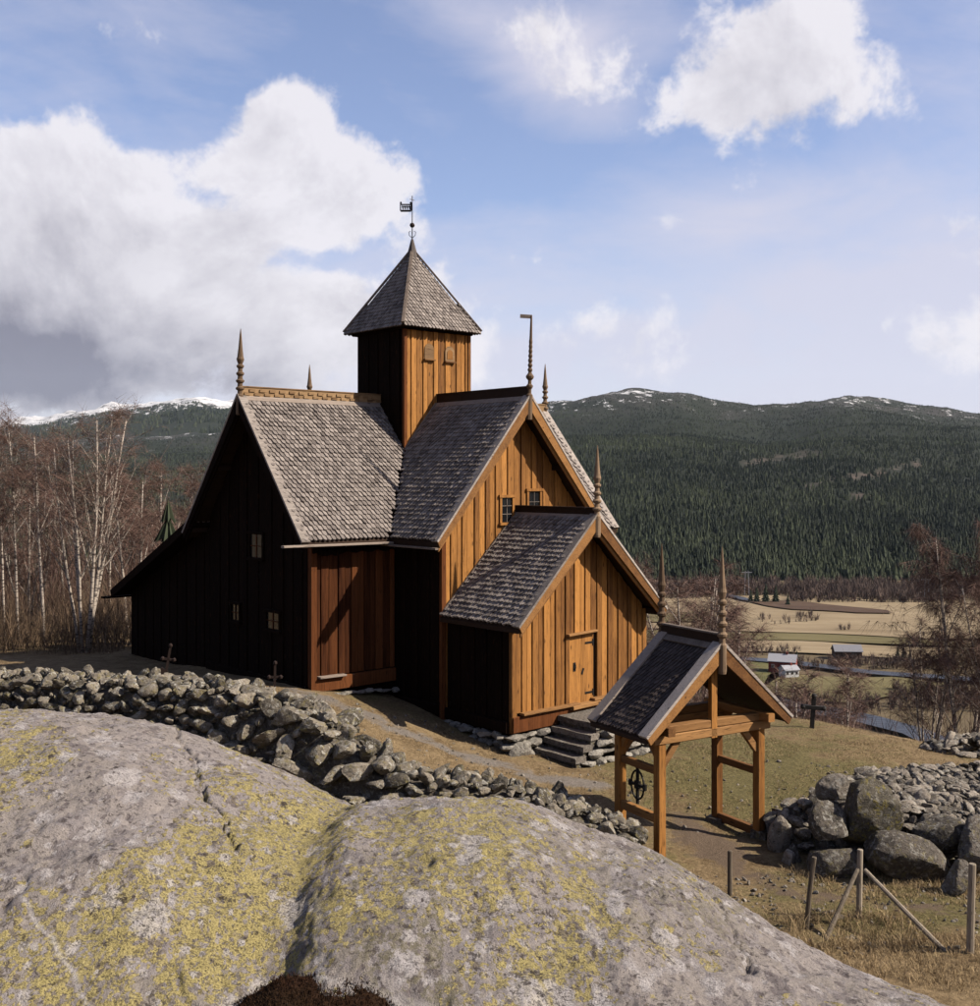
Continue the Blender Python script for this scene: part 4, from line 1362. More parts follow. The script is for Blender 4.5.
for d in ('-y', '-x', '+x', '+y'):
    # a hipped slope: shingles kept inside the triangle
    Pq = arm_frame(d)
    D = (Pq(TE, 0, EZ) - Vector((0, 0, TAP)))
    Ls = D.length
    D.normalize()
    T = (Pq(0, 1, 0) - Pq(0, 0, 0)).normalized()
    N = D.cross(T)
    N = N if N.z > 0 else -N
    mb = MB()
    expo, w = 0.135, 0.125
    rr = random.Random(31)
    i = 0
    while True:
        dd = Ls + 0.05 - i * expo
        if dd < 0.25:
            break
        half = TE * min(dd / Ls, 1.02)
        nc = int(half / w) + 2
        for j in range(-nc, nc + 1):
            s = (j + 0.5 * (i % 2)) * w
            if abs(s) > half - 0.05:
                continue
            base = Vector((0, 0, TAP)) + D * dd + T * s
            hwid, ln, th = w * rr.uniform(0.37, 0.42), expo * 1.9, 0.032
            lift = th * rr.uniform(1.1, 1.6)
            ou = [(-hwid, -ln), (hwid, -ln), (hwid, -0.03), (hwid * 0.25, 0), (-hwid * 0.25, 0), (-hwid, -0.03)]
            top = [base + T * a + D * b + N * (0.012 + lift * (1 + b / ln) + th * 0.5) for a, b in ou]
            bot = [base + T * a + D * b + N * (0.012 + lift * (1 + b / ln) - th * 0.5) for a, b in ou]
            mb.add(top + bot, [(0, 1, 2, 3, 4, 5), (1, 7, 8, 2), (2, 8, 9, 3), (3, 9, 10, 4), (4, 10, 11, 5), (5, 11, 6, 0)], rr.uniform(0.15, 1.0))
        i += 1
    tag(mb.build('shingles', SHINGLE, troof), kind='stuff')
for sx, sy in ((-1, -1), (1, -1), (1, 1), (-1, 1)):
    MB().beam((sx * (TE + 0.03), sy * (TE + 0.03), EZ + 0.07), (sx * 0.03, sy * 0.03, TAP + 0.10), 0.10, 0.06, up=(sx, sy, 1.2), bev=0.01).build('hip_board', W_GREY, troof)
MB().box((0, 0, EZ - 0.02), (2 * TW + 0.22, 2 * TW + 0.22, 0.10)).build('eave_frame', W_TAR_SHADE, troof)
# shingled spirelet with iron rod, ball and pierced vane
MB().lathe((0, 0, 0), [(0.20, 12.98), (0.17, 13.20), (0.10, 13.45), (0.035, 13.70)], 8).build('spirelet', SHINGLE, troof)
vane = MB().tube([(0, 0, 13.6), (0, 0, 15.0)], [0.018, 0.012], 6).build('weather_vane', DARK_IRON, CH)
vane['label'] = 'iron weather vane with a pierced flag and ball on the tower'
MB().lathe((0, 0, 14.12), [(0.005, -0.075), (0.05, -0.06), (0.075, -0.02), (0.078, 0.01), (0.05, 0.06), (0.005, 0.075)], 12).build('ball', IRON, vane, True)
sc = MB()
for i in range(4):
    a = toCam @ Vector((math.cos(i * math.pi / 2), math.sin(i * math.pi / 2), 0))
    sc.tube([Vector((0, 0, 13.74)) + a * 0.01, Vector((0, 0, 13.82)) + a * 0.09, Vector((0, 0, 13.92)) + a * 0.10, Vector((0, 0, 13.94)) + a * 0.05], [0.010] * 4, 5)
sc.build('scroll', DARK_IRON, vane)
fl = MB()
zc, L, Hh = 14.66, 0.32, 0.22


def flag_bar(x0, z0, x1, z1, w=0.035):
    fl.beam(cr * -x0 + Vector((0, 0, zc + z0)), cr * -x1 + Vector((0, 0, zc + z1)), 0.012, w, up=(0, 0, 1) if abs(x1 - x0) > abs(z1 - z0) else tuple(cr))


flag_bar(0.03, -Hh / 2, 0.03 + L, -Hh / 2, 0.06)
flag_bar(0.03, Hh / 2 - 0.03, 0.03 + L, Hh / 2 - 0.03)
flag_bar(0.03, -Hh / 2, 0.03, Hh / 2 + 0.03, 0.06)
flag_bar(0.03 + L, -Hh / 2, 0.03 + L, Hh / 2 + 0.04)
flag_bar(0.07, Hh / 2, 0.03, Hh / 2 + 0.05)
flag_bar(0.03 + L * 0.9, Hh / 2, 0.03 + L, Hh / 2 + 0.05)
for i in range(4):
    x = 0.075 + i * 0.065
    flag_bar(x, -0.07, x + 0.02, 0.06, 0.034)
    flag_bar(x - 0.015, 0.0, x + 0.04, 0.015, 0.05)
fl.build('flag', DARK_IRON, vane)
MB().tube([(0, 0, 14.86), (0, 0, 14.99)], [0.014, 0.014], 6).tube([cr * -0.07 + Vector((0, 0, 14.90)), cr * 0.07 + Vector((0, 0, 14.86))], [0.010, 0.010], 6).build('cross_bar', W_GREY, vane)
# flashing boards between the tower and the front roof
for side in (-1, 1):
    MB().beam(Vector((side * 0.06, -TW - 0.06, RIDGE + 0.0)), Vector((side * (TW + 0.02), -TW - 0.06, RIDGE - KR * TW + 0.06)), 0.04, 0.14, bev=0.005).build('flashing_board', W_GREY, tower)
    MB().beam(Vector((-TW - 0.06, side * 0.06, RIDGE + 0.0)), Vector((-TW - 0.06, side * (TW + 0.02), RIDGE - KR * TW + 0.06)), 0.04, 0.14, bev=0.005).build('flashing_board', W_TAR_SHADE, tower)

# ------------------------------------------------------------------ stones
def stone_mesh(name, seed, sub=3, flat=0.75, rough=0.10, mat=None, cuts=11):
    """A blocky fieldstone about 1 m across: a ball trimmed by random planes, roughened."""
    rr = random.Random(seed)
    bm = bmesh.new()
    bmesh.ops.create_icosphere(bm, subdivisions=sub, radius=1.0)
    planes = []
    for _ in range(cuts):
        n = Vector((rr.gauss(0, 1), rr.gauss(0, 1), rr.gauss(0, 1))).normalized()
        planes.append((n, rr.uniform(0.48, 0.82)))
    sx, sy, sz = rr.uniform(0.9, 1.35), rr.uniform(0.6, 1.0), rr.uniform(0.40, 0.72) * flat / 0.75
    for v in bm.verts:
        p = v.co.normalized()
        r = 1.0
        for n, d in planes:
            c = p.dot(n)
            if c > 0.05:
                r = min(r, d / c)
        q = p * r
        q += p * (mnoise.fractal(p * 1.7 + Vector((seed * 3.1, 0, 0)), 0.8, 2.0, 4) * rough)
        v.co = Vector((q.x * sx, q.y * sy, q.z * sz)) * 0.56
    me = bpy.data.meshes.new(name)
    bm.to_mesh(me)
    bm.free()
    me.polygons.foreach_set('use_smooth', [True] * len(me.polygons))
    if hasattr(me, 'set_sharp_from_angle'):
        me.set_sharp_from_angle(angle=R(32))
    if mat:
        me.materials.append(mat)
    return me


ST_L = [stone_mesh('fieldstone', s, mat=STONE) for s in range(12)]
ST_R = [stone_mesh('fieldstone_grey', s + 40, mat=STONE_R) for s in range(12)]
ST_S = [stone_mesh('rubble_stone', s + 70, sub=2, mat=STONE_R, cuts=9) for s in range(10)]
ST_M = [stone_mesh('masonry_stone', s + 90, sub=2, mat=MASONRY, cuts=8, rough=0.05) for s in range(8)]


def place(me, name, parent, p, size, rr, squash=1.0):
    o = link(name, me, parent)
    o.location = p
    o.rotation_euler = (rr.gauss(0, 0.32), rr.gauss(0, 0.32), rr.uniform(0, 6.28))
    o.scale = (size * rr.uniform(0.85, 1.15), size * rr.uniform(0.85, 1.15), size * rr.uniform(0.85, 1.1) * squash)
    return o


def join_stones(name, items, meshes, mat, parent):
    """items: (position, size, seed) -> one mesh."""
    V, F, n = [], [], 0
    data = []
    for me in meshes:
        co = np.empty(len(me.vertices) * 3, dtype=np.float32)
        me.vertices.foreach_get('co', co)
        fi = np.empty(len(me.polygons) * 3, dtype=np.int32)
        me.polygons.foreach_get('vertices', fi)
        data.append((co.reshape(-1, 3), fi.reshape(-1, 3)))
    rr = random.Random(3)
    for p, size in items:
        co, fi = data[rr.randrange(len(data))]
        m = np.array(Quaternion((rr.gauss(0, 1), rr.gauss(0, 1), rr.gauss(0, 1), rr.gauss(0, 1))).normalized().to_matrix())
        V.append(co @ m.T * size + np.array(p))
        F.append(fi + n)
        n += len(co)
    o = raw_mesh(name, np.concatenate(V), np.concatenate(F), mat, parent)
    tag(o, kind='stuff')
    return o


# --- left dry-stone wall: from the far left to the lych gate
WALL = [  # x, y, top z, base z towards the viewer, stone size
    (-13.0, 24.0, 2.45, 1.1, 0.22), (-10.5, 23.5, 2.45, 1.1, 0.22), (-7.0, 22.5, 2.50, 1.0, 0.25), (-5.4, 22.0, 2.50, 0.85, 0.26), (-4.1, 21.5, 2.34, 0.55, 0.36), (-3.0, 21.0, 2.00, 0.40, 0.44),
    (-2.2, 20.6, 1.42, 0.25, 0.40), (-1.2, 20.3, 1.16, 0.1, 0.28), (0.0, 20.1, 1.08, -0.05, 0.25), (1.2, 19.95, 0.82, -0.3, 0.29), (2.1, 19.8, 0.52, -0.45, 0.28), (2.70, 19.75, 0.30, -0.5, 0.30)]
WA = np.array(WALL)
seg = np.r_[0, np.cumsum(np.hypot(np.diff(WA[:, 0]), np.diff(WA[:, 1])))]


def wall_at(s):
    return [np.interp(s, seg, WA[:, k]) for k in range(5)]


LW = empty('dry_stone_wall', (-4, 21.5, 0))
tag(LW, 'long tumbled dry-stone wall of lichened boulders between bedrock and church', 'stone wall')
rr = random.Random(5)
chosen = []


def wall_point(s, t):
    """t 0 bottom of the viewer's face .. 1 top front .. 1.6 top back .. 2 back."""
    x, y, zt, zb, sz = wall_at(s)
    x2, y2, *_ = wall_at(min(s + 0.1, seg[-1]))
    x1, y1, *_ = wall_at(max(s - 0.1, 0))
    tx, ty = x2 - x1, y2 - y1
    l = math.hypot(tx, ty)
    nx, ny = ty / l, -tx / l          # towards the viewer
    if ny > 0:
        nx, ny = -nx, -ny
    if t < 1:
        o, z = 0.95 - 0.60 * t, zb + (zt - 0.10 - zb) * t
    elif t < 1.6:
        o, z = 0.35 - (t - 1) / 0.6 * 0.75, zt - 0.06
    else:
        o, z = -0.40 - (t - 1.6) * 0.5, zt - 0.1 - (t - 1.6) * 1.6
    return x + nx * o, y + ny * o, z, sz


cand = []
for k in range(20000):
    s, t = rr.uniform(0, seg[-1]), rr.uniform(0, 1.75)
    x, y, z, sz = wall_point(s, t)
    d = sz * rr.choice([0.45, 0.6, 0.8, 1.0, 1.0, 1.3, 1.6]) * (0.9 if t < 1 else 0.85)
    cand.append((d, x, y, z, t))
cand.sort(key=lambda c: -c[0])
cells = {}
for d, x, y, z, t in cand:
    key = (int(x // 0.7), int(y // 0.7), int(z // 0.7))
    ok = True
    for i in (-1, 0, 1):
        for j in (-1, 0, 1):
            for m in (-1, 0, 1):
                for q in cells.get((key[0] + i, key[1] + j, key[2] + m), ()):
                    if (q[1] - x) ** 2 + (q[2] - y) ** 2 + (q[3] - z) ** 2 < (0.40 * (q[0] + d)) ** 2:
                        ok = False
    if ok:
        cells.setdefault(key, []).append((d, x, y, z, t))
        chosen.append((d, x, y, z, t))
vis = sorted([c for c in chosen if c[4] < 1.45 and c[1] > -11.2], key=lambda c: -c[0])
inv = [c for c in chosen if not (c[4] < 1.45 and c[1] > -11.2)]
for c in vis[:298]:
    place(rr.choice(ST_L), 'stone', LW, Vector(c[1:4]) - LW.location, c[0] * 1.08, rr)
join_stones('small_stones', [((c[1] + 4, c[2] - 21.5, c[3]), c[0] * 1.15) for c in vis[298:] + inv], ST_L, STONE, LW)
# packed core so that no daylight shows through
mb = MB()
prev = None
secs = []
for i in range(60):
    s = seg[-1] * i / 59
    ring = []
    for t in (0.0, 0.5, 0.97, 1.3, 1.6, 2.0):
        x, y, z, _ = wall_point(s, t)
        cx, cy, *_ = wall_at(s)
        ring.append((x + (cx - x) * 0.16 + 4, y + (cy - y) * 0.16 - 21.5, z - 0.12 - (0.4 if t in (0.0, 2.0) else 0)))
    secs.append(ring)
vs = [p for r_ in secs for p in r_]
fs = [(i * 6 + j, i * 6 + j + 1, (i + 1) * 6 + j + 1, (i + 1) * 6 + j) for i in range(59) for j in range(5)]
mb.add(vs, fs).build('wall_core', STONE_D, LW)

# --- right side: tumbled wall with boulders and a broad rubble slope
RW = empty('stone_heap', (8.5, 21, -0.5))
tag(RW, 'broad grey rubble slope of broken fieldstones right of the lych gate', 'stone heap')


def heap_z(x, y):
    """Height of the heap surface above its ground."""
    front = np.interp(x, [5.5, 6.5, 8, 10, 12, 14], [20.6, 20.0, 19.7, 19.3, 19.2, 19.6])
    back = np.interp(x, [5.5, 6.5, 8, 10, 12, 14], [21.9, 22.6, 24.0, 24.8, 25.4, 26.5])
    h = np.interp(x, [5.5, 6.5, 8.0, 9.0, 10, 12, 14], [0.66, 0.70, 0.80, 0.80, 0.78, 0.8, 0.8])
    a = smooth01((y - front) / 0.9)
    b = 1 - smooth01((y - (back - 0.9)) / 0.9)
    ridge = 0.45 + 0.55 * smooth01((y - front - 0.2) / (back - front - 1.0))
    return h * a * b * np.where(x > 8.6, ridge, 0.75 + 0.25 * ridge)


rr = random.Random(9)
cand = []
for _ in range(34000):
    x, y = rr.uniform(5.45, 14.0), rr.uniform(19.2, 26.4)
    h = float(heap_z(np.array(x), np.array(y)))
    if h < 0.06:
        continue
    edge_wall = (x < 8.4) or (y > np.interp(x, [8, 10, 12, 14], [23.2, 24.0, 24.6, 25.6]))
    d = (rr.choice([0.14, 0.18, 0.22, 0.28, 0.36]) if edge_wall else rr.choice([0.08, 0.10, 0.12, 0.15, 0.18, 0.24]))
    cand.append((d, x, y, h))
cand.sort(key=lambda c: -c[0])
cells, chosen = {}, []
for d, x, y, h in cand:
    key = (int(x // 0.6), int(y // 0.6))
    if all((q[1] - x) ** 2 + (q[2] - y) ** 2 + (q[3] - h) ** 2 < 1e9 and (q[1] - x) ** 2 + (q[2] - y) ** 2 + (q[3] - h) ** 2 > (0.36 * (q[0] + d)) ** 2
           for i in (-1, 0, 1) for j in (-1, 0, 1) for q in cells.get((key[0] + i, key[1] + j), ())):
        cells.setdefault(key, []).append((d, x, y, h))
        chosen.append((d, x, y, h))
BOULDER_SPOTS = []


def base_z(x, y):
    return gz(x, y)


shown = sorted(chosen, key=lambda c: -c[0] / c[2] * (1 if c[1] / c[2] < 0.452 else 0.01))
for c in shown[:298]:
    place(rr.choice(ST_R), 'stone', RW, Vector((c[1], c[2], base_z(c[1], c[2]) + c[3] + 0.04)) - RW.location, c[0] * 1.18, rr, 0.85)
join_stones('rubble', [((c[1] - 8.5, c[2] - 21, base_z(c[1], c[2]) + c[3] + 0.5 + 0.01), c[0] * 1.2) for c in shown[298:]], ST_S, STONE_R, RW)
gx_, gy_ = np.meshgrid(np.linspace(5.3, 14.2, 110), np.linspace(19.0, 26.6, 90))
hz_ = heap_z(gx_, gy_)
bz_ = np.vectorize(gz)(gx_, gy_)
ix = np.arange(gx_.size).reshape(gx_.shape)
hv = np.stack([gx_ - 8.5, gy_ - 21, bz_ + hz_ - 0.05 - 0.2 * (hz_ < 0.03) + 0.5], -1).reshape(-1, 3)
raw_mesh('rubble_bed', hv, np.stack([ix[:-1, :-1], ix[:-1, 1:], ix[1:, 1:], ix[1:, :-1]], -1).reshape(-1, 4), STONE_D, RW, smooth=True)

BOULDERS = [  # photograph position of the centre, depth, size (x, y, z), lean, label, mesh seed, material
    (871, 814, 20.0, (1.12, 0.95, 1.32), (0.15, 0.35, 0.3), 'big upright mossy boulder standing on the rubble edge', 201, STONE_M),
    (905, 856, 19.4, (1.55, 0.9, 0.82), (0.1, 0.32, 0.15), 'long dark slab boulder slanting beneath the mossy upright boulder', 202, STONE_D),
    (838, 866, 19.6, (1.15, 0.9, 0.85), (0.0, 0.1, 0.4), 'squat dark angular block at the wall foot behind the braced post', 203, STONE_D),
    (828, 824, 19.9, (0.74, 0.7, 0.64), (0.2, 0.1, 0.2), 'rounded boulder with a pale streak resting on the squat block', 204, STONE_R),
    (945, 832, 19.9, (1.25, 0.9, 0.6), (0.1, 0.1, 0.1), 'low grey humped boulder lying on the rubble slope', 205, STONE_D),
    (984, 846, 19.3, (1.0, 0.9, 0.95), (0.1, 0.2, 0.0), 'dark boulder cut off by the picture edge', 206, STONE_D),
    (956, 884, 18.6, (0.42, 0.45, 0.85), (0.1, 0.30, 0.2), 'narrow dark stone set on end beside the slanting slab', 207, STONE_D),
    (779, 838, 20.6, (0.46, 0.40, 0.85), (0.05, 0.12, 0.3), 'pale upright stone against the gate post', 208, STONE_R),
    (795, 862, 20.2, (0.34, 0.34, 0.75), (0.1, -0.22, 0.5), 'pale narrow stone leaning at the wall end', 209, STONE_R),
    (788, 866, 20.0, (0.26, 0.26, 0.62), (0.1, -0.12, 0.9), 'smallest pale splinter stone propped at the wall end', 210, STONE_R),
    (838, 790, 20.9, (0.85, 0.5, 0.62), (0.5, 0.1, 0.2), 'bright pale slab tilted up beside the mossy boulder', 211, STONE_R),
]
for (u, v, Y, sc3, rot, lab, seed, mt) in BOULDERS:
    me = stone_mesh('boulder', seed, sub=4, rough=0.07, mat=mt, cuts=9)
    o = link('boulder', me)
    o.location = ((u - U0) / FPX * Y, Y, EYE - (v - V0) / FPX * Y)
    o.rotation_euler = rot
    me.update()
    co = np.empty(len(me.vertices) * 3, dtype=np.float32)
    me.vertices.foreach_get('co', co)
    dims = co.reshape(-1, 3).max(0) - co.reshape(-1, 3).min(0)
    o.scale = [s / d for s, d in zip(sc3, dims)]
    tag(o, lab, 'boulder', 'boulders by the gate')

# far end of the heap near the right edge of the hill
FH = empty('rubble_mound', (15.0, 30.5, -1.0))
tag(FH, 'small dark rubble mound on the hill brow behind the stone heap', 'stone heap')
rr = random.Random(19)
items = []
for _ in range(150):
    a, r_ = rr.uniform(0, 6.28), math.sqrt(rr.random())
    x, y = 13.6 + 1.9 * r_ * math.cos(a), 29.6 + 0.9 * r_ * math.sin(a)
    items.append((Vector((x, y, gz(x, y) + 0.50 * (1 - r_ * r_))), rr.uniform(0.2, 0.5)))
for p, s in items:
    place(rr.choice(ST_R), 'stone', FH, p - FH.location, s, rr)

# --- church foundation stones and the stone steps
FO = MB().prism([(-2.42, -4.6, -0.6), (-2.42, -6.93, -0.6), (2.42, -6.93, -0.6), (2.42, -4.6, -0.6)], (0, 0, 1.05)).build('foundation', STONE_D, CH)
rr = random.Random(23)
for wall_i in range(2):
    L = 2.3 if wall_i == 0 else 4.8
    for row, (zr_, hh) in enumerate(((-0.02, 0.30), (0.22, 0.26), (0.42, 0.20))):
        s = 0.0
        while s < L:
            w = rr.uniform(0.22, 0.5)
            c = Vector((-2.44, -4.6 - s - w / 2, zr_)) if wall_i == 0 else Vector((-2.40 + s + w / 2, -6.95, zr_))
            if not (wall_i == 1 and s > 1.6 and s < 2.9):
                o = link('stone', rr.choice(ST_M), FO)
                o.location = c
                o.scale = (w * 1.1, 0.42, hh * 1.75) if wall_i == 1 else (0.42, w * 1.1, hh * 1.75)
                o.rotation_euler = (0, 0, rr.choice([0, math.pi]) + rr.uniform(-0.08, 0.08))
            s += w * 0.95
o = link('stone', ST_M[2], FO)
o.location = (-2.34, -7.05, 0.12)
o.scale = (0.62, 0.5, 1.05)
for i in range(8):
    o = link('stone', rr.choice(ST_M), FO)
    o.location = (-4.7 + i * 0.27, -2.80 - rr.uniform(0, 0.12), 1.14 - 0.012 * i * i * 0.2)
    o.scale = (rr.uniform(0.25, 0.42), 0.3, rr.uniform(0.18, 0.26))

ST = empty('stone_steps', CH.location + Matrix.Rotation(YAW, 3, 'Z') @ Vector((-0.9, -7.75, 0)), YAW)
tag(ST, 'short flight of worn stone steps beside the porch door', 'steps')
off = Vector((0.9, 7.75, 0))


def rough_slab(x0, x1, y0, y1, z0, z1, name, mat, seed):
    rr = random.Random(seed)
    bm = bmesh.new()
    bmesh.ops.create_cube(bm, size=1.0)
    bmesh.ops.subdivide_edges(bm, edges=bm.edges, cuts=5, use_grid_fill=True)
    for v in bm.verts:
        p = Vector(((x0 + x1) / 2 + v.co.x * (x1 - x0), (y0 + y1) / 2 + v.co.y * (y1 - y0), (z0 + z1) / 2 + v.co.z * (z1 - z0)))
        nz = mnoise.noise_vector(p * 2.3 + Vector((seed, 0, 0))) * 0.022
        v.co = p + nz
    me = bpy.data.meshes.new(name)
    bm.to_mesh(me)
    bm.free()
    return link(name, me, ST, mat)


heights = [0.09, 0.31, 0.53, 0.76]
xs = [-1.74, -1.46, -1.18, -0.97]
for i in range(4):
    x1 = (xs[i + 1] + 0.10) if i < 3 else 0.95
    rough_slab(xs[i] + off.x, x1 + off.x, -8.40 + 0.02 * i + off.y, -7.06 + off.y, heights[i] - 0.13, heights[i], 'step', SLAB, i)
    rough_slab(xs[i] + 0.05 + off.x, x1 + 0.1 + off.x, -8.36 + 0.02 * i + off.y, -7.08 + off.y, (heights[i - 1] if i else -0.2) - 0.16, heights[i] - 0.125, 'riser', STONE_D, i + 10)
rr = random.Random(27)
for row in range(4):
    s = -1.55 + row * 0.25
    while s < 0.98:
        w = rr.uniform(0.26, 0.55)
        o = link('stone', rr.choice(ST_M), ST)
        o.location = Vector((s + w / 2, -8.42, -0.10 + row * 0.215)) + off
        o.scale = (w * 1.12, 0.40, 0.40)
        o.rotation_euler = (0, 0, rr.uniform(-0.1, 0.1))
        s += w * 0.93
for row in range(4):
    for j in range(4):
        o = link('stone', rr.choice(ST_M), ST)
        o.location = Vector((0.95, -8.25 + j * 0.36, -0.10 + row * 0.215)) + off
        o.scale = (0.40, 0.42, 0.40)

# ------------------------------------------------------------------ lych gate
GY_ = R(30.0)
GZ0 = -0.40
GA = empty('lych_gate', (3.12, 20.2, GZ0), GY_)
tag(GA, 'small open wooden lych gate with shingled gable roof and two finials', 'gate')
# local: x along the front (2.45 wide), y away (1.2 deep); ground at 0
GWd, GD = 2.45, 1.20


def gl(x, y, z):
    return Vector((x, y, z))


def gate_part(name, mb, mat):
    return mb.build(name, mat, GA)


for (x, y, zb, dx) in ((0.0, 0, -0.15, 0.0), (GWd, 0, -0.05, 0.0), (0, GD, -0.1, 0.0), (GWd, GD, -0.05, 0.0)):
    gate_part('post', MB().beam((x, y, zb), (x + dx, y, 2.22), 0.17, 0.17, up=(0, 1, 0), bev=0.012), W_GOLD)
# tie beams front and back, in two courses
for y in (-0.01, GD + 0.01):
    gate_part('tie_beam', MB().beam((-0.20, y, 2.20), (GWd + 0.20, y, 2.20), 0.20, 0.17, bev=0.015), W_GOLDX)
    gate_part('tie_beam', MB().beam((-0.05, y, 2.365), (GWd + 0.05, y, 2.365), 0.18, 0.15, bev=0.015), W_GOLDX)
for x in (0, GWd):
    gate_part('wall_plate', MB().beam((x, -0.35, 2.385), (x, GD + 0.30, 2.385), 0.16, 0.16, bev=0.012), W_BARGE)
    gate_part('rail', MB().beam((x, 0.0, 1.28 if x else 1.60), (x, GD, 1.28 if x else 1.60), 0.10, 0.14, bev=0.01), W_BARGE)
    gate_part('rail', MB().beam((x, -0.02, 0.10 if x else 0.72), (x, GD + 0.02, 0.10 if x else 0.72), 0.12, 0.16, bev=0.01), W_BARGE)
# corner braces, front and sides
for y in (0.0, GD):
    gate_part('brace', MB().beam((0.07, y, 1.72), (0.42, y, 2.14), 0.09, 0.13, up=(-0.7, 0, 0.7), bev=0.008), W_GOLDX)
    gate_part('brace', MB().beam((GWd - 0.07, y, 1.72), (GWd - 0.42, y, 2.14), 0.09, 0.13, up=(0.7, 0, 0.7), bev=0.008), W_GOLDX)
for x in (0, GWd):
    gate_part('brace', MB().beam((x, 0.06, 1.85), (x, 0.40, 2.32), 0.08, 0.12, up=(0, -0.7, 0.7), bev=0.008), W_BARGE)
    gate_part('brace', MB().beam((x, GD - 0.06, 1.85), (x, GD - 0.40, 2.32), 0.08, 0.12, up=(0, 0.7, 0.7), bev=0.008), W_BARGE)
cx = GWd / 2
GR, GF, GHW = 3.84, 2.34, 1.70
for y in (-0.06, GD + 0.06):
    gate_part('king_post', MB().beam((cx, y, 2.10), (cx, y, GR - 0.10), 0.15, 0.10, up=(0, 1, 0), bev=0.01), W_GOLD)
PG = lambda t, s, z: Vector((cx + s, -t, z))
T0, T1 = -(GD + 0.24), 0.30
mb = MB()
for side in (-1, 1):
    slope_slab(mb, PG, T0, T1, GHW, GR, GF, side, th=0.07)
groof = mb.build('roof', W_BLACKX, GA)
for side in (-1, 1):
    shingle_field(PG, T0 + 0.02, T1 - 0.05, GHW, GR, GF, side, parent=groof, expo=0.125, w=0.10, thick=0.024, mat=SHINGLE_SHADE)
barge(PG, T1 - 0.02, GHW, GR, GF, groof, W_BARGE, W_CAP, width=0.23, inner=False)
PB = lambda t, s, z: Vector((cx + s, t, z))
barge(PB, -T0 - 0.02, GHW, GR, GF, groof, W_BARGE, W_GREY, width=0.2, inner=False)
gcr = MB().beam(PG(T0, 0, GR + 0.10), PG(T1, 0, GR + 0.10), 0.08, 0.24, bev=0.006).build('ridge_crest', W_BLACKX, groof)
MB().beam(PG(T0, 0, GR + 0.235), PG(T1, 0, GR + 0.235), 0.12, 0.035, bev=0.005).build('crest_cap', W_GREY, groof)
for side in (-1, 1):
    MB().beam(PG(T0, side * 0.10, GR - 0.0), PG(T1, side * 0.10, GR - 0.0), 0.14, 0.03, up=PG(0, side * 0.9, 1) - PG(0, 0, 0)).build('ridge_board', W_GREY, groof)
finial(PG(T1 + 0.02, 0, GR + 0.06), GA, h=1.02, w=0.86)
finial(PG(T0 - 0.02, 0, GR + 0.06), GA, h=1.0, w=0.86)
# iron ring cross hung in the side opening
rc = MB()
cyy, czz, rad = 0.66, 1.20, 0.27
ring = [Vector((0.0, cyy + rad * 0.72 * math.cos(a), czz + rad * math.sin(a))) for a in [2 * math.pi * i / 24 for i in range(25)]]
rc.tube(ring, [0.020] * 25, 6, cap=False)
rc.beam((0, cyy, czz - 0.36), (0, cyy, czz + 0.42), 0.045, 0.05, up=(0, 1, 0))
rc.beam((0, cyy - 0.25, czz), (0, cyy + 0.25, czz), 0.045, 0.05)
rc.box((0, cyy, czz), (0.06, 0.13, 0.15))
rc.box((0, cyy - 0.22, czz), (0.05, 0.07, 0.11)).box((0, cyy + 0.22, czz), (0.05, 0.07, 0.11))
gate_part('ring_cross', rc, DARK_IRON)
gate_part('post_stone', MB().box((GWd + 0.08, -0.04, -0.02), (0.36, 0.34, 0.32), Matrix.Rotation(0.2, 3, 'Z')), STONE_D)
gate_part('post_stone', MB().box((GWd, GD, -0.04), (0.36, 0.34, 0.24), Matrix.Rotation(0.4, 3, 'Z')), STONE_D)

# ------------------------------------------------------------------ grave crosses
c = at(812, 728, -0.62)
bx_, by_ = c
wc = empty('grave_cross', (bx_, by_, gz(bx_, by_)), R(-6))
wc.rotation_euler = (0, R(4), R(-6))
tag(wc, 'black wooden grave cross standing alone on the brow of the hill', 'cross')
MB().beam((0, 0, -0.15), (0, 0, 0.93), 0.12, 0.09, up=(0, 1, 0), bev=0.01).build('upright', CROSS_WOOD, wc)
MB().beam((-0.29, -0.005, 0.60), (0.29, -0.005, 0.60), 0.10, 0.12, bev=0.01).build('cross_arm', CROSS_WOOD, wc)
for p in ((-0.29, 0, 0.60), (0.29, 0, 0.60), (0, 0, 0.93)):
    MB().lathe(p, [(0.01, -0.075), (0.06, -0.06), (0.08, 0), (0.06, 0.06), (0.01, 0.075)], 10).build('rounded_end', CROSS_WOOD, wc)

for (u, v, Y, hgt, lean, lab) in ((161, 676, 25.4, 0.95, 0.16, 'rusty leaning iron grave marker behind the wall near the lean-to corner'),
                                  (274, 692, 25.0, 0.72, 0.02, 'rusty upright iron grave cross behind the wall near the nave corner')):
    X = (u - U0) / FPX * Y
    z0 = gz(X, Y)
    top = EYE - ((645 if u < 200 else 663) - V0) / FPX * Y
    e = empty('iron_grave_cross', (X, Y, z0))
    e.rotation_euler = (0, lean, R(10))
    tag(e, lab, 'cross')
    H_ = top - z0
    MB().beam((0, 0, -0.1), (0, 0, H_), 0.05, 0.035, up=(0, 1, 0)).build('upright', IRON, e)
    MB().beam((-0.13, 0, H_ - 0.32), (0.13, 0, H_ - 0.32), 0.035, 0.05).build('cross_arm', IRON, e)
    for p in ((-0.13, 0, H_ - 0.32), (0.13, 0, H_ - 0.32), (0, 0, H_)):
        MB().lathe(p, [(0.01, -0.05), (0.045, -0.02), (0.045, 0.02), (0.01, 0.05)], 8).build('knob', IRON, e)
    MB().box((-0.10, 0, H_ - 0.62), (0.13, 0.05, 0.16), Matrix.Rotation(0.5, 3, 'Y')).build('broken_scroll', IRON, e)

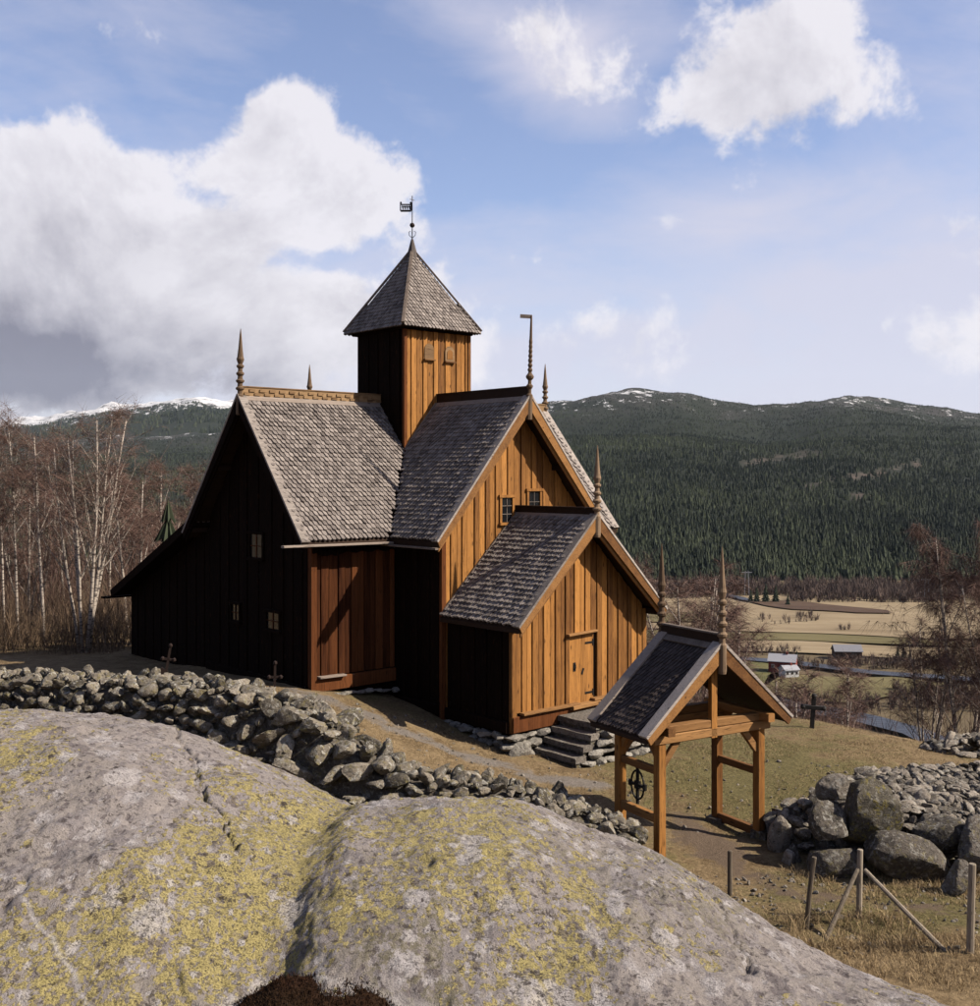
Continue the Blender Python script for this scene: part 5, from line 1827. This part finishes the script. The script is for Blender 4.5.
# ------------------------------------------------------------------ fence posts
POSTS = [(730, 893, 848, 0.0, 'short grey fence post nearest the gate opening', 0.085),
         (805, 929, 857, 0.13, 'thin leaning fence post next to the braced post', 0.08),
         (970, 957, 868, 0.03, 'stout grey fence post at the picture edge', 0.11)]


def post(name, u, vb, vt, lean, r, zg=-0.38):
    X, Y = at(u, vb, zg)
    z0 = gz(X, Y)
    h = (vb - vt) / FPX * Y
    e = empty(name, (X, Y, z0))
    MB().tube([(0, 0, -0.25), (lean * h * 0.5, 0, h * 0.5), (lean * h, 0, h - 0.012), (lean * h, 0, h)], [r / 2 * 1.05, r / 2, r / 2 * 0.97, r / 2 * 0.85], 10).build('post', W_GREYZ, e)
    return e, X, Y, z0, h


for (u, vb, vt, lean, lab, r) in POSTS:
    e, *_ = post('fence_post', u, vb, vt, lean, r)
    tag(e, lab, 'fence post', 'fence posts')
    for q in (0.25, 0.6):
        MB().tube([(0.0, -r / 2 - 0.004, q + 0.02), (0.0, -r / 2 - 0.02, q), (0.0, -r / 2 - 0.004, q - 0.02)], [0.003] * 3, 4).build('staple', DARK_IRON, e)
e, X, Y, z0, h = post('braced_fence_post', 859, 918, 850, 0.02, 0.095)
tag(e, 'grey corner fence post propped by two slanting poles', 'fence post', 'fence posts')
for (ub, vb) in ((824, 942), (949, 957)):
    bx2, by2 = at(ub, vb, -0.40)
    zb2 = gz(bx2, by2)
    MB().tube([(bx2 - X, by2 - Y, zb2 - z0 - 0.06), ((bx2 - X) * 0.06, (by2 - Y) * 0.06 - 0.04, h * 0.74)], [0.040, 0.034], 8).build('brace', W_GREYZ, e)

# ------------------------------------------------------------------ bare birches
def birch(seed, H, stems=1, spread=0.0, lean=0.0, twigs=2600, droop=0.35, low=0.22):
    """A leafless birch: pale trunk and limbs, and a crown of fine brown twigs."""
    rr = random.Random(seed)
    wood_mb = MB()
    tips, fine = [], []

    def limb(p, d, L, r, level):
        n = 5 if level == 0 else 4
        pts, rad = [p.copy()], [r]
        q = p.copy()
        dd = d.copy()
        for i in range(n):
            bend = 0.05 if level == 0 else 0.20
            dd = (dd + Vector((rr.uniform(-bend, bend), rr.uniform(-bend, bend), rr.uniform(-0.05, 0.14) if level < 2 else -0.10))).normalized()
            q = q + dd * (L / n)
            pts.append(q.copy())
            rad.append(r * (1 - (0.72 if level == 0 else 0.82) * (i + 1) / n) + 0.003)
        if level < 2:
            wood_mb.tube(pts, rad, 7 if level == 0 else 5, cap=level == 0)
        else:
            fine.append((pts, r))
        return pts, rad

    for s in range(stems):
        a = 2 * math.pi * s / max(stems, 1) + rr.uniform(-0.4, 0.4)
        base = Vector((math.cos(a) * 0.14 * (stems > 1), math.sin(a) * 0.14 * (stems > 1), -0.3))
        d = Vector((math.cos(a) * spread + lean, math.sin(a) * spread, 1)).normalized()
        hh = H * rr.uniform(0.82, 1.0)
        pts, rad = limb(base, d, hh, 0.075 * (H / 9) * rr.uniform(0.75, 1.1), 0)
        nb = int(17 * hh / 9)
        for b in range(nb):
            t = low + (0.97 - low) * (b + rr.random()) / nb
            f = t * 5
            i = min(int(f), 4)
            p = pts[i].lerp(pts[i + 1], f - i)
            ang = rr.uniform(0, 6.28)
            up = rr.uniform(1.0, 2.3)
            dv = Vector((math.cos(ang), math.sin(ang), up)).normalized()
            L = hh * (0.34 * (1 - t) + 0.10) * rr.uniform(0.7, 1.25)
            p1, r1 = limb(p, dv, L, rad[i] * rr.uniform(0.28, 0.42), 1)
            for k in range(5):
                f2 = rr.uniform(0.25, 1.0) * 4
                j = min(int(f2), 3)
                pp = p1[j].lerp(p1[j + 1], f2 - j)
                dv2 = (dv + Vector((rr.uniform(-1, 1), rr.uniform(-1, 1), rr.uniform(-0.4, 0.6)))).normalized()
                p2, _ = limb(pp, dv2, L * rr.uniform(0.3, 0.5), 0.010, 2)
                tips += [(p2[m], dv2) for m in (1, 2, 3, 4)]
            tips += [(p1[m], dv) for m in (2, 3, 4)]
        tips += [(pts[m], d) for m in (4, 5, 5)]
    me_w = wood_mb
    nT = twigs
    V = np.empty((nT * 4, 3), dtype=np.float32)
    F = np.empty((nT * 2, 3), dtype=np.int32)
    tint = np.empty((nT * 4, 1), dtype=np.float32)
    for i in range(nT):
        p, d = rr.choice(tips)
        L = rr.uniform(0.25, 0.75) * (H / 9) ** 0.5
        dv = (d * 0.6 + Vector((rr.uniform(-1, 1), rr.uniform(-1, 1), rr.uniform(-0.7, 0.7) - droop))).normalized()
        side = dv.cross(Vector((rr.uniform(-1, 1), rr.uniform(-1, 1), rr.uniform(-1, 1)))).normalized() * rr.uniform(0.0028, 0.0055)
        m = p + dv * L * 0.55 + Vector((rr.uniform(-0.05, 0.05), rr.uniform(-0.05, 0.05), 0.03))
        q = p + dv * L + Vector((0, 0, -droop * L * 0.35))
        m = p.lerp(q, 0.5)
        V[i * 4:i * 4 + 4] = (p - side, p + side, m + side * 0.7, q)
        F[i * 2] = (i * 4, i * 4 + 1, i * 4 + 2)
        F[i * 2 + 1] = (i * 4, i * 4 + 2, i * 4 + 3)
        tint[i * 4:i * 4 + 4] = rr.random()
    FV, FF, FT, k0 = [], [], [], nT * 4
    for pts, r in fine:
        tone = rr.uniform(0.2, 1.0)
        sd = (pts[1] - pts[0]).cross(Vector((rr.uniform(-1, 1), rr.uniform(-1, 1), rr.uniform(-1, 1)))).normalized() * r * 0.8
        for i, p in enumerate(pts):
            FV += [p - sd * (1 - 0.2 * i), p + sd * (1 - 0.2 * i)]
            FT += [tone, tone]
        for i in range(len(pts) - 1):
            q = k0 + 2 * i
            FF += [(q, q + 1, q + 3), (q, q + 3, q + 2)]
        k0 += 2 * len(pts)
    V = np.concatenate([V, np.array([tuple(p) for p in FV], dtype=np.float32)])
    F = np.concatenate([F, np.array(FF, dtype=np.int32)])
    tint = np.concatenate([tint, np.array(FT, dtype=np.float32)[:, None]])
    root = empty('birch_tree')
    t = me_w.build('trunk', BIRCH, root, smooth=True)
    cr_ = raw_mesh('crown', V, F, TWIG, root, tint=tint)
    return root, t.data, cr_.data


protos = {}


def birch_at(kind, x, y, label, scale=1.0, rz=0.0, group='bare birches', z=None):
    if kind not in protos:
        seed, H, st, sp, le, tw, dr, lo = KINDS_B[kind]
        protos[kind] = birch(seed, H, st, sp, le, tw, dr, lo)
        root = protos[kind][0]
    else:
        root = empty('birch_tree')
        link('trunk', protos[kind][1], root)
        link('crown', protos[kind][2], root)
    root.location = (x, y, gz(x, y) if z is None else z)
    root.rotation_euler = (0, 0, rz)
    root.scale = (scale,) * 3
    tag(root, label, 'tree', group)
    return root


KINDS_B = {  # seed, height, stems, spread, lean, twigs, droop, lowest branch
    'multi': (1, 9.4, 6, 0.13, 0.0, 9500, 0.25, 0.32), 'slim': (2, 9.0, 1, 0, 0.05, 3400, 0.2, 0.45), 'slim2': (3, 9.6, 1, 0, -0.04, 3600, 0.2, 0.45),
    'twin': (4, 8.2, 2, 0.06, 0.0, 5600, 0.25, 0.35), 'young': (5, 7.4, 1, 0, 0.0, 4500, 0.25, 0.35), 'weep': (6, 7.6, 4, 0.16, 0.03, 17000, 0.75, 0.18), 'bushy': (7, 6.0, 5, 0.22, 0.0, 8500, 0.3, 0.14)}


def b_px(kind, u, Y, v_top, label, rz=0.0, group='bare birches'):
    X = (u - U0) / FPX * Y
    z0 = gz(X, Y)
    top = EYE - (v_top - V0) / FPX * Y
    return birch_at(kind, X, Y, label, (top - z0) / (KINDS_B[kind][1] * 0.97), rz, group)


LB_ = 'bare birches left of the church'
b_px('multi', 84, 37.0, 408, 'many-stemmed white birch, the fullest tree left of the church', 0.4, LB_)
b_px('slim2', 44, 38.5, 416, 'tall single-stemmed birch just left of the many-stemmed birch', 0.0, LB_)
b_px('slim', 18, 39.5, 424, 'slender leaning birch second from the picture edge', 2.9, LB_)
b_px('slim', 4, 41.0, 430, 'thin birch cut by the picture edge', 3.3, LB_)
b_px('twin', 133, 44.0, 448, 'twin-stemmed birch between the fullest birch and the lean-to', 0.5, LB_)
b_px('young', 163, 46.0, 462, 'single young birch rising above the lean-to roof', 1.2, LB_)
b_px('young', 196, 50.0, 466, 'birch top just left of the nave gable', 2.2, LB_)
b_px('young', 110, 48.0, 470, 'pale small birch standing behind the fullest birch', 4.0, LB_)
b_px('twin', -22, 39.0, 424, 'birch outside the edge with limbs reaching in', 1.7, LB_)
b_px('slim2', 64, 52.0, 440, 'distant thin birch seen between two near birches', 1.0, LB_)
b_px('bushy', 30, 47.0, 470, 'low bushy birch in the thicket near the edge', 1.0, LB_)
b_px('bushy', 150, 52.0, 492, 'low bushy birch in the thicket by the lean-to', 2.0, LB_)
RB_ = 'bare birches right of the gate'
b_px('weep', 966, 34.5, 528, 'tall drooping birch clump at the hill brow by the picture edge', 0.3, RB_)
b_px('bushy', 928, 36.0, 612, 'white-stemmed birch clump next to the drooping birch', 0.9, RB_)
b_px('bushy', 1010, 33.0, 560, 'drooping birch mostly beyond the picture edge', 2.0, RB_)
b_px('young', 852, 60.0, 660, 'thin bare tree below the brow right of the black cross', 0.9, RB_)
b_px('bushy', 800, 70.0, 668, 'small bare tree below the brow behind the black cross', 2.1, RB_)
GB_ = 'bare birches behind the gate'
b_px('bushy', 690, 46.0, 552, 'reddish bushy birch rising behind the two gate finials', 0.2, GB_)
b_px('young', 644, 48.0, 560, 'white-stemmed birch between porch gable and gate', 1.5, GB_)
b_px('young', 716, 58.0, 580, 'thin white birch close behind the front gate finial', 2.5, GB_)
b_px('bushy', 655, 55.0, 590, 'low reddish birch beside the porch roof edge', 3.1, GB_)
b_px('young', 742, 62.0, 610, 'slim pale birch rising right of the front gate finial', 0.7, GB_)
b_px('bushy', 760, 78.0, 640, 'low bare birch above the red house', 1.1, GB_)

# brush under the birches and on the steep slope below the brow
def brush(name, boxes, label, hmin, hmax, mat=BRUSH, seed=1, wid=(0.006, 0.013)):
    rr = random.Random(seed)
    V, F, T = [], [], []
    n = 0
    for (x0, x1, y0, y1, cnt) in boxes:
        for _ in range(cnt):
            x, y = rr.uniform(x0, x1), rr.uniform(y0, y1)
            z = gz(x, y) - 0.05
            h = rr.uniform(hmin, hmax) * (0.5 + 0.9 * max(mnoise.noise((x * 0.4, y * 0.4, 2.0)) + 0.4, 0.1))
            d = Vector((rr.gauss(0, 0.28), rr.gauss(0, 0.28), 1)).normalized()
            tone = rr.random()
            p0 = Vector((x, y, z))
            w = rr.uniform(*wid)
            for b in range(rr.randint(4, 9)):
                t = 0 if b == 0 else rr.uniform(0.15, 0.8)
                a = p0 + d * h * t
                dd = d if b == 0 else (d + Vector((rr.uniform(-0.8, 0.8), rr.uniform(-0.8, 0.8), rr.uniform(-0.1, 0.5)))).normalized()
                L = h if b == 0 else h * rr.uniform(0.2, 0.5)
                s = dd.cross(Vector((rr.uniform(-1, 1), rr.uniform(-1, 1), 0.1))).normalized() * w * (1 if b == 0 else 0.6)
                V += [a - s, a + s, a + dd * L]
                F.append((n, n + 1, n + 2))
                T += [tone] * 3
                n += 3
    o = raw_mesh(name, np.array([tuple(p) for p in V]), F, mat, None, tint=np.array(T)[:, None])
    tag(o, label, 'undergrowth', kind='stuff')
    return o


brush('undergrowth', [(-24, -11.5, 37.0, 52, 2600), (-23, -12.6, 36.2, 40, 1500)], 'tangled bare brown undergrowth beneath the birches left of the church', 0.7, 2.6, seed=3)
brush('undergrowth', [(-32, -9, 46, 72, 2600)], 'reddish bare thicket behind the birches', 3.0, 7.0, TWIG, 4, (0.010, 0.022))
brush('undergrowth', [(5, 11, 39, 60, 1800), (9, 14, 37, 60, 1500), (13.5, 26, 33, 60, 3000)], 'bare reddish thicket on the slope below the hill brow', 0.8, 2.6, TWIG, 5, (0.008, 0.018))
brush('undergrowth', [(26, 60, 60, 140, 2200), (8, 22, 60, 110, 500)], 'bare trees and scrub on the lower slope above the river', 2.0, 5.5, TWIG, 6, (0.02, 0.05))

# ------------------------------------------------------------------ conifers
def fir_mesh(seed, tiers=7, sides=9, H=1.0):
    rr = random.Random(seed)
    V, F, T = [], [], []
    for k in range(tiers):
        z = 0.08 + 0.90 * k / tiers
        r = 0.22 * (1 - k / tiers) + 0.02
        n0 = len(V)
        V.append((0, 0, z + 0.24 * (1 - 0.4 * k / tiers)))
        T.append(0.8)
        for s in range(sides * 2):
            a = math.pi * s / sides + k * 0.4 + rr.uniform(-0.1, 0.1)
            q = r * (rr.uniform(0.85, 1.15) if s % 2 == 0 else rr.uniform(0.45, 0.6))
            V.append((math.cos(a) * q, math.sin(a) * q, z - (0.02 if s % 2 == 0 else -0.02) + rr.uniform(-0.012, 0.012)))
            T.append(rr.uniform(0.1, 0.7))
        for s in range(sides * 2):
            F.append((n0, n0 + 1 + s, n0 + 1 + (s + 1) % (sides * 2)))
    return np.array(V), np.array(F), np.array(T)[:, None]


SPRUCE_M = {}


def spruce(x, y, h, label, z=None, seed=1, group='lone conifers'):
    if seed not in SPRUCE_M:
        V, F, T = fir_mesh(seed)
        me_o = raw_mesh('crown', V, F, FIR, None, tint=T)
        tr = MB().tube([(0, 0, -0.05), (0, 0, 0.9)], [0.018, 0.004], 6).build('trunk', TWIG, None)
        SPRUCE_M[seed] = (me_o.data, tr.data)
        bpy.data.objects.remove(me_o)
        bpy.data.objects.remove(tr)
    e = empty('spruce_tree', (x, y, gz(x, y) if z is None else z), seed * 1.3)
    e.scale = (h * 1.15, h * 1.15, h)
    link('crown', SPRUCE_M[seed][0], e)
    link('trunk', SPRUCE_M[seed][1], e)
    tag(e, label, 'tree', group)
    return e


Xs = (168 - U0) / FPX * 41.5
spruce(Xs, 41.5, EYE - (500 - V0) / FPX * 41.5 - gz(Xs, 41.5), 'small green spruce just above the lean-to roof', seed=2)
for i, (u, v, h) in enumerate(((757, 604, 11), (766, 604, 13), (776, 604, 12), (788, 607, 8), (751, 603, 9))):
    x, y = at(u, v, VALLEY)
    spruce(x, y, h, ['dark spruce at the start of the valley clump by the far fields', 'tallest dark spruce of the valley clump by the far fields', 'rounded dark spruce inside the valley clump', 'small dark spruce apart from the valley clump', 'smallest dark spruce of the valley clump'][i], VALLEY, 3 + i % 2, 'dark conifers by the far fields')
for i, (u, v, h) in enumerate(((898, 660, 6), (904, 661, 7), (910, 661, 4.5), (797, 667, 7))):
    x, y = at(u, v, VALLEY)
    spruce(x, y, h, ['middle spruce of the small group right of the grey barn', 'tallest spruce right of the grey barn', 'lowest spruce right of the grey barn', 'dark spruce behind the white outbuilding'][i], VALLEY, 3 + i % 2, 'dark conifers by the farms')

# the wooded mountainsides: one mass of spruces
def forest(name, label, n, urange, which, tlo, thi, seed):
    r_ = np.random.default_rng(seed)
    tab, Rr, Y0 = ((RIDGE_R, 4300.0, 830.0), (RIDGE_L, 8200.0, 1500.0))[which]
    u = r_.uniform(urange[0], urange[1], n)
    t = tlo + (thi - tlo) * r_.uniform(0, 1, n) ** (1.2 if which == 0 else 1.1)
    y = Y0 + (Rr - Y0) * t
    x = (u - U0) / FPX * y
    # thinning: clearings, heath near the tops
    clear = vnoise(x / 420.0, y / 420.0, 4, 7)
    keep = r_.uniform(0, 1, n) < np.clip(1.25 - 1.2 * smooth01((t - 0.82) / 0.20) * (0.6 + 0.5 * clear), 0.12, 1)
    keep &= ~((clear > 0.62) & (r_.uniform(0, 1, n) < 0.8))
    x, y, t, u, clear = x[keep], y[keep], t[keep], u[keep], clear[keep]
    n = len(x)
    mz, mf, mw = mountain_z(x, y)
    z = mesh_z(x, y) - 0.6
    vv = V0 - FPX * (z - EYE) / y
    ok = mw == which
    for l_ in CLEARINGS:
        wob = 0.6 + 2.4 * np.clip(0.5 + 0.8 * np.sin(u * 0.21 + 3 * np.sin(u * 0.057)), 0.0, 1.2)
        ok &= ~(((seg_dist(u, vv, l_) < wob) | (seg_dist(u, vv - 2.0, l_) < wob)) & (r_.uniform(0, 1, n) < 0.85))
    if which == 0:
        bare = np.exp(-(((u - 640) / 45) ** 2 + ((vv - 397) / 11) ** 2)) + 0.7 * np.exp(-(((u - 590) / 38) ** 2 + ((vv - 408) / 8) ** 2)) + np.exp(-(((u - 845) / 22) ** 2 + ((vv - 401) / 7) ** 2))
        ok &= r_.uniform(0, 1, n) > 0.8 * bare
    h = (np.clip(r_.normal(6.0, 2.3, n), 2.5, 13.0) if which == 0 else r_.uniform(13, 24, n)) * (1 - 0.45 * smooth01((t - 0.6) / 0.4))
    w = h * r_.uniform(0.22, 0.34, n)
    x, y, z, h, w, clear, t = x[ok], y[ok], z[ok], h[ok], w[ok], clear[ok], t[ok]
    n = len(x)
    ns = 5
    ang = np.arange(ns) * 2 * math.pi / ns
    rot = r_.uniform(0, 6.28, n)
    V = np.zeros((n, 2 * (ns + 1), 3))
    for tier, (zb, zt, wr) in enumerate(((0.06, 0.66, 1.0), (0.42, 1.0, 0.62))):
        o = tier * (ns + 1)
        rad = w[:, None] * wr * r_.uniform(0.8, 1.15, (n, ns))
        V[:, o:o + ns, 0] = x[:, None] + np.cos(ang + rot[:, None]) * rad
        V[:, o:o + ns, 1] = y[:, None] + np.sin(ang + rot[:, None]) * rad
        V[:, o:o + ns, 2] = z[:, None] + h[:, None] * zb
        V[:, o + ns, 0], V[:, o + ns, 1], V[:, o + ns, 2] = x, y, z + h * zt
    f0 = np.array([(o + k, o + (k + 1) % ns, o + ns) for o in (0, ns + 1) for k in range(ns)])
    F = (f0[None] + (np.arange(n) * 2 * (ns + 1))[:, None, None]).reshape(-1, 3)
    cl2 = vnoise(x / 90.0, y / 140.0, 4, 17)
    tone = np.clip(0.36 + 0.30 * clear + 0.38 * cl2 + r_.normal(0, 0.24, n), 0, 1)
    T = np.repeat(tone, 2 * (ns + 1))[:, None]
    o = raw_mesh(name, V.reshape(-1, 3), F, FIR, None, tint=T)
    tag(o, label, 'forest', kind='stuff')


forest('forest', 'dark spruce forest covering the mountainside across the valley', 155000, (-130, 1130), 0, 0.0, 1.02, 1)
forest('forest', 'distant blue-green spruce forest below the snowy ridge', 26000, (-130, 560), 1, 0.1, 0.84, 2)

# bare deciduous belts along the valley
def far_trees(name, label, spots, mat, seed, hr=(5, 10)):
    rr = random.Random(seed)
    V, F, T, n = [], [], [], 0
    for (u0, u1, v0_, v1_, cnt) in spots:
        for _ in range(cnt):
            x, y = at(rr.uniform(u0, u1), rr.uniform(v0_, v1_), VALLEY)
            h = rr.uniform(*hr)
            tone = rr.random()
            for b in range(24):
                a = rr.uniform(0, 6.28)
                ro, zo = rr.uniform(0, 0.22) * h, rr.uniform(0.0, 0.55) * h
                L = rr.uniform(0.25, 0.5) * h
                p = Vector((x + math.cos(a) * ro * 0.5, y + math.sin(a) * ro * 0.5, VALLEY + zo))
                q = p + Vector((math.cos(a) * ro * 1.2, math.sin(a) * ro * 1.2, L))
                s = Vector((rr.uniform(-1, 1), rr.uniform(-1, 1), 0)).normalized() * h * 0.022
                V += [p - s, p + s, q]
                F.append((n, n + 1, n + 2))
                T += [min(max(tone + rr.uniform(-0.25, 0.25), 0), 1)] * 3
                n += 3
    o = raw_mesh(name, np.array([tuple(p) for p in V]), F, mat, None, tint=np.array(T)[:, None])
    tag(o, label, 'trees', kind='stuff')


far_trees('treeline', 'bare grey-brown tree belt along the foot of the wooded mountain', [(690, 990, 586, 597, 1100), (560, 700, 586, 600, 380), (790, 960, 594, 604, 420)], FARTREE, 5, (6, 11))
far_trees('treeline', 'bare bushes lining the river meadows', [(650, 800, 650, 656, 130), (790, 960, 663, 670, 230), (890, 1000, 690, 712, 320), (640, 740, 662, 700, 200), (800, 880, 700, 720, 110)], FARTREE, 6, (2.5, 6))
far_trees('treeline', 'scattered bare shrubs between the far fields', [(760, 790, 620, 626, 14), (796, 818, 616, 624, 26), (840, 850, 628, 632, 8), (690, 740, 634, 640, 12), (905, 950, 640, 650, 40)], FARTREE, 7, (3, 6.5))

# ------------------------------------------------------------------ farm buildings down in the valley
def farm_house(u, v, w, d, hw_, hr_, rz, wall, roof, label, windows=True):
    x, y = at(u, v, VALLEY + 1.0)
    e = empty('farm_house' if windows else 'barn', (x, y, VALLEY + 1.0), rz)
    tag(e, label, 'house' if windows else 'barn')
    MB().prism([(-w / 2, -d / 2, -0.5), (-w / 2, d / 2, -0.5), (-w / 2, d / 2, hw_), (-w / 2, 0, hw_ + hr_), (-w / 2, -d / 2, hw_)], (w, 0, 0)).build('wall', wall, e)
    rf = MB()
    k = hr_ / (d / 2)
    for s in (-1, 1):
        rf.prism([(-w / 2 - 0.4, 0, hw_ + hr_ + 0.05), (-w / 2 - 0.4, s * (d / 2 + 0.5), hw_ - k * 0.5 + 0.05), (-w / 2 - 0.4, s * (d / 2 + 0.5), hw_ - k * 0.5 + 0.25), (-w / 2 - 0.4, 0, hw_ + hr_ + 0.25)], (w + 0.8, 0, 0))
    r_ = rf.build('roof', roof, e)
    if windows:
        MB().box((w * 0.15, 0, hw_ + hr_ + 0.5), (0.7, 0.7, 1.2)).build('chimney', RED_PAINT, r_)
        for i in range(3):
            wi = MB().box((-w / 3 + i * w / 3, -d / 2 - 0.03, hw_ * 0.55), (1.2, 0.08, 1.3)).build('window', WHITE_PAINT, e)
            MB().box((-w / 3 + i * w / 3, -d / 2 - 0.08, hw_ * 0.55), (0.9, 0.03, 1.0)).build('pane', GLASS, wi)
        MB().box((w / 2 + 0.03, 0, 1.1), (0.08, 1.0, 2.1)).build('door', WHITE_PAINT, e)
    else:
        for i in range(2):
            MB().box((-w / 5 + i * w * 0.4, -d / 2 - 0.03, hw_ * 0.45), (2.4, 0.08, hw_ * 0.85)).build('barn_door', CROSS_WOOD, e)
    return e


farm_house(783, 671, 10.5, 7.0, 4.4, 2.3, R(-22), RED_PAINT, SLATE, 'red farmhouse with pale grey roof by the river')
farm_house(789, 676, 6.0, 5.0, 2.8, 1.3, R(15), WHITE_PAINT, SLATE, 'small white outbuilding in front of the red farmhouse')
farm_house(847, 656, 11.5, 6.5, 2.6, 2.2, R(-4), BARN_WALL, BARN_ROOF, 'long dark barn with grey roof beside the straw field', False)

# power pylons at the foot of the mountain
for i, (u, v, h) in enumerate(((747, 597, 17), (927, 602, 15))):
    x, y = at(u, v, VALLEY)
    e = empty('power_pylon', (x, y, VALLEY))
    tag(e, ['pale power pylon above the dark valley conifers', 'pale power pylon before the forest near the picture edge'][i], 'pylon')
    for s in (-1, 1):
        MB().beam((s * 1.6, 0, 0), (s * 0.9, 0, h), 0.35, 0.35).build('mast', SLATE, e)
    MB().beam((-3.4, 0, h - 0.8), (3.4, 0, h - 0.8), 0.35, 0.35).build('cross_arm', SLATE, e)

# ------------------------------------------------------------------ dry grass
def pd(x, y, pts):
    best = 1e9
    for (ax, ay), (bx, by) in zip(pts[:-1], pts[1:]):
        dx, dy = bx - ax, by - ay
        t = max(0.0, min(1.0, ((x - ax) * dx + (y - ay) * dy) / (dx * dx + dy * dy)))
        best = min(best, math.hypot(x - ax - t * dx, y - ay - t * dy))
    return best


def grass(name, label, areas, seed, mat=DRYGRASS):
    rr = random.Random(seed)
    V, F, T, n = [], [], [], 0
    for (x0, x1, y0, y1, cnt, h0, h1, tuft) in areas:
        for _ in range(cnt):
            x, y = rr.uniform(x0, x1), rr.uniform(y0, y1)
            if pd(x, y, SOIL_PATH) < rr.uniform(0.12, 0.55) or pd(x, y, GRAVEL_PATH) < 0.35:
                continue
            if mnoise.noise((x * 0.8, y * 0.8, 4.0)) < -0.15:
                continue
            z = gz(x, y) - 0.01
            for b in range(tuft):
                px_, py_ = x + rr.gauss(0, 0.05), y + rr.gauss(0, 0.05)
                h = rr.uniform(h0, h1)
                d = Vector((rr.gauss(0, 0.45), rr.gauss(0, 0.45), 1)).normalized()
                s = Vector((rr.uniform(-1, 1), rr.uniform(-1, 1), 0)).normalized() * rr.uniform(0.002, 0.004)
                p = Vector((px_, py_, z))
                q = p + d * h * 0.6
                e = q + Vector((d.x * 1.8, d.y * 1.8, 0.35)).normalized() * h * 0.45
                V += [p - s, p + s, q - s * 0.7, q + s * 0.7, e]
                F += [(n, n + 1, n + 3), (n, n + 3, n + 2), (n + 2, n + 3, n + 4)]
                T += [rr.random()] * 5
                n += 5
    o = raw_mesh(name, np.array([tuple(p) for p in V]), F, mat, None, tint=np.array(T)[:, None])
    tag(o, label, 'grass', kind='stuff')


grass('dry_grass', 'tufts of tall dry grass around the fence posts and braces', [(3.2, 9.0, 13.4, 16.6, 3000, 0.05, 0.17, 9), (4.6, 6.6, 16.2, 17.5, 170, 0.15, 0.42, 12), (5.2, 9.0, 18.3, 19.6, 350, 0.05, 0.20, 9)], 3)
grass('short_grass', 'short withered churchyard grass', [(-4.5, 3.0, 21.5, 27.0, 4500, 0.03, 0.09, 5), (3.0, 13.0, 21.5, 34.0, 7000, 0.03, 0.10, 5), (3.0, 9.0, 16.4, 19.6, 2600, 0.03, 0.10, 5)], 4)
grass('green_grass', 'short green spring grass round the gate', [(2.5, 11.0, 21.5, 30.0, 6500, 0.03, 0.08, 5), (3.4, 9.0, 16.6, 19.4, 2200, 0.03, 0.08, 5), (-3.0, 2.0, 21.5, 23.5, 900, 0.03, 0.07, 5)], 6, GREENGRASS)
rr = random.Random(41)
peb = []
for _ in range(800):
    x, y = (rr.uniform(3.2, 9.5), rr.uniform(16.0, 19.4)) if rr.random() < 0.45 else (rr.uniform(-4.5, 9), rr.uniform(21.5, 27.0))
    peb.append(((x, y, gz(x, y) + 0.005), rr.choice([0.04, 0.05, 0.06, 0.08, 0.11])))
pb = join_stones('pebbles', peb, ST_S, STONE_R, None)
tag(pb, 'loose small stones strewn over the churchyard grass', 'stones')

# ------------------------------------------------------------------ air
HZ, g = material('valley_haze')
g.t.nodes.clear()
pv = g.new('ShaderNodeVolumePrincipled', None, Color=(0.70, 0.84, 1.0), Density=1.0e-5, Anisotropy=0.0)
g.new('ShaderNodeOutputMaterial', None, Volume=pv)
hz = MB().box((0, 0, 755.0), (35000.0, 35000.0, 1690.0)).build('haze', HZ)
tag(hz, 'thin bluish haze filling the valley air', 'haze', kind='stuff')
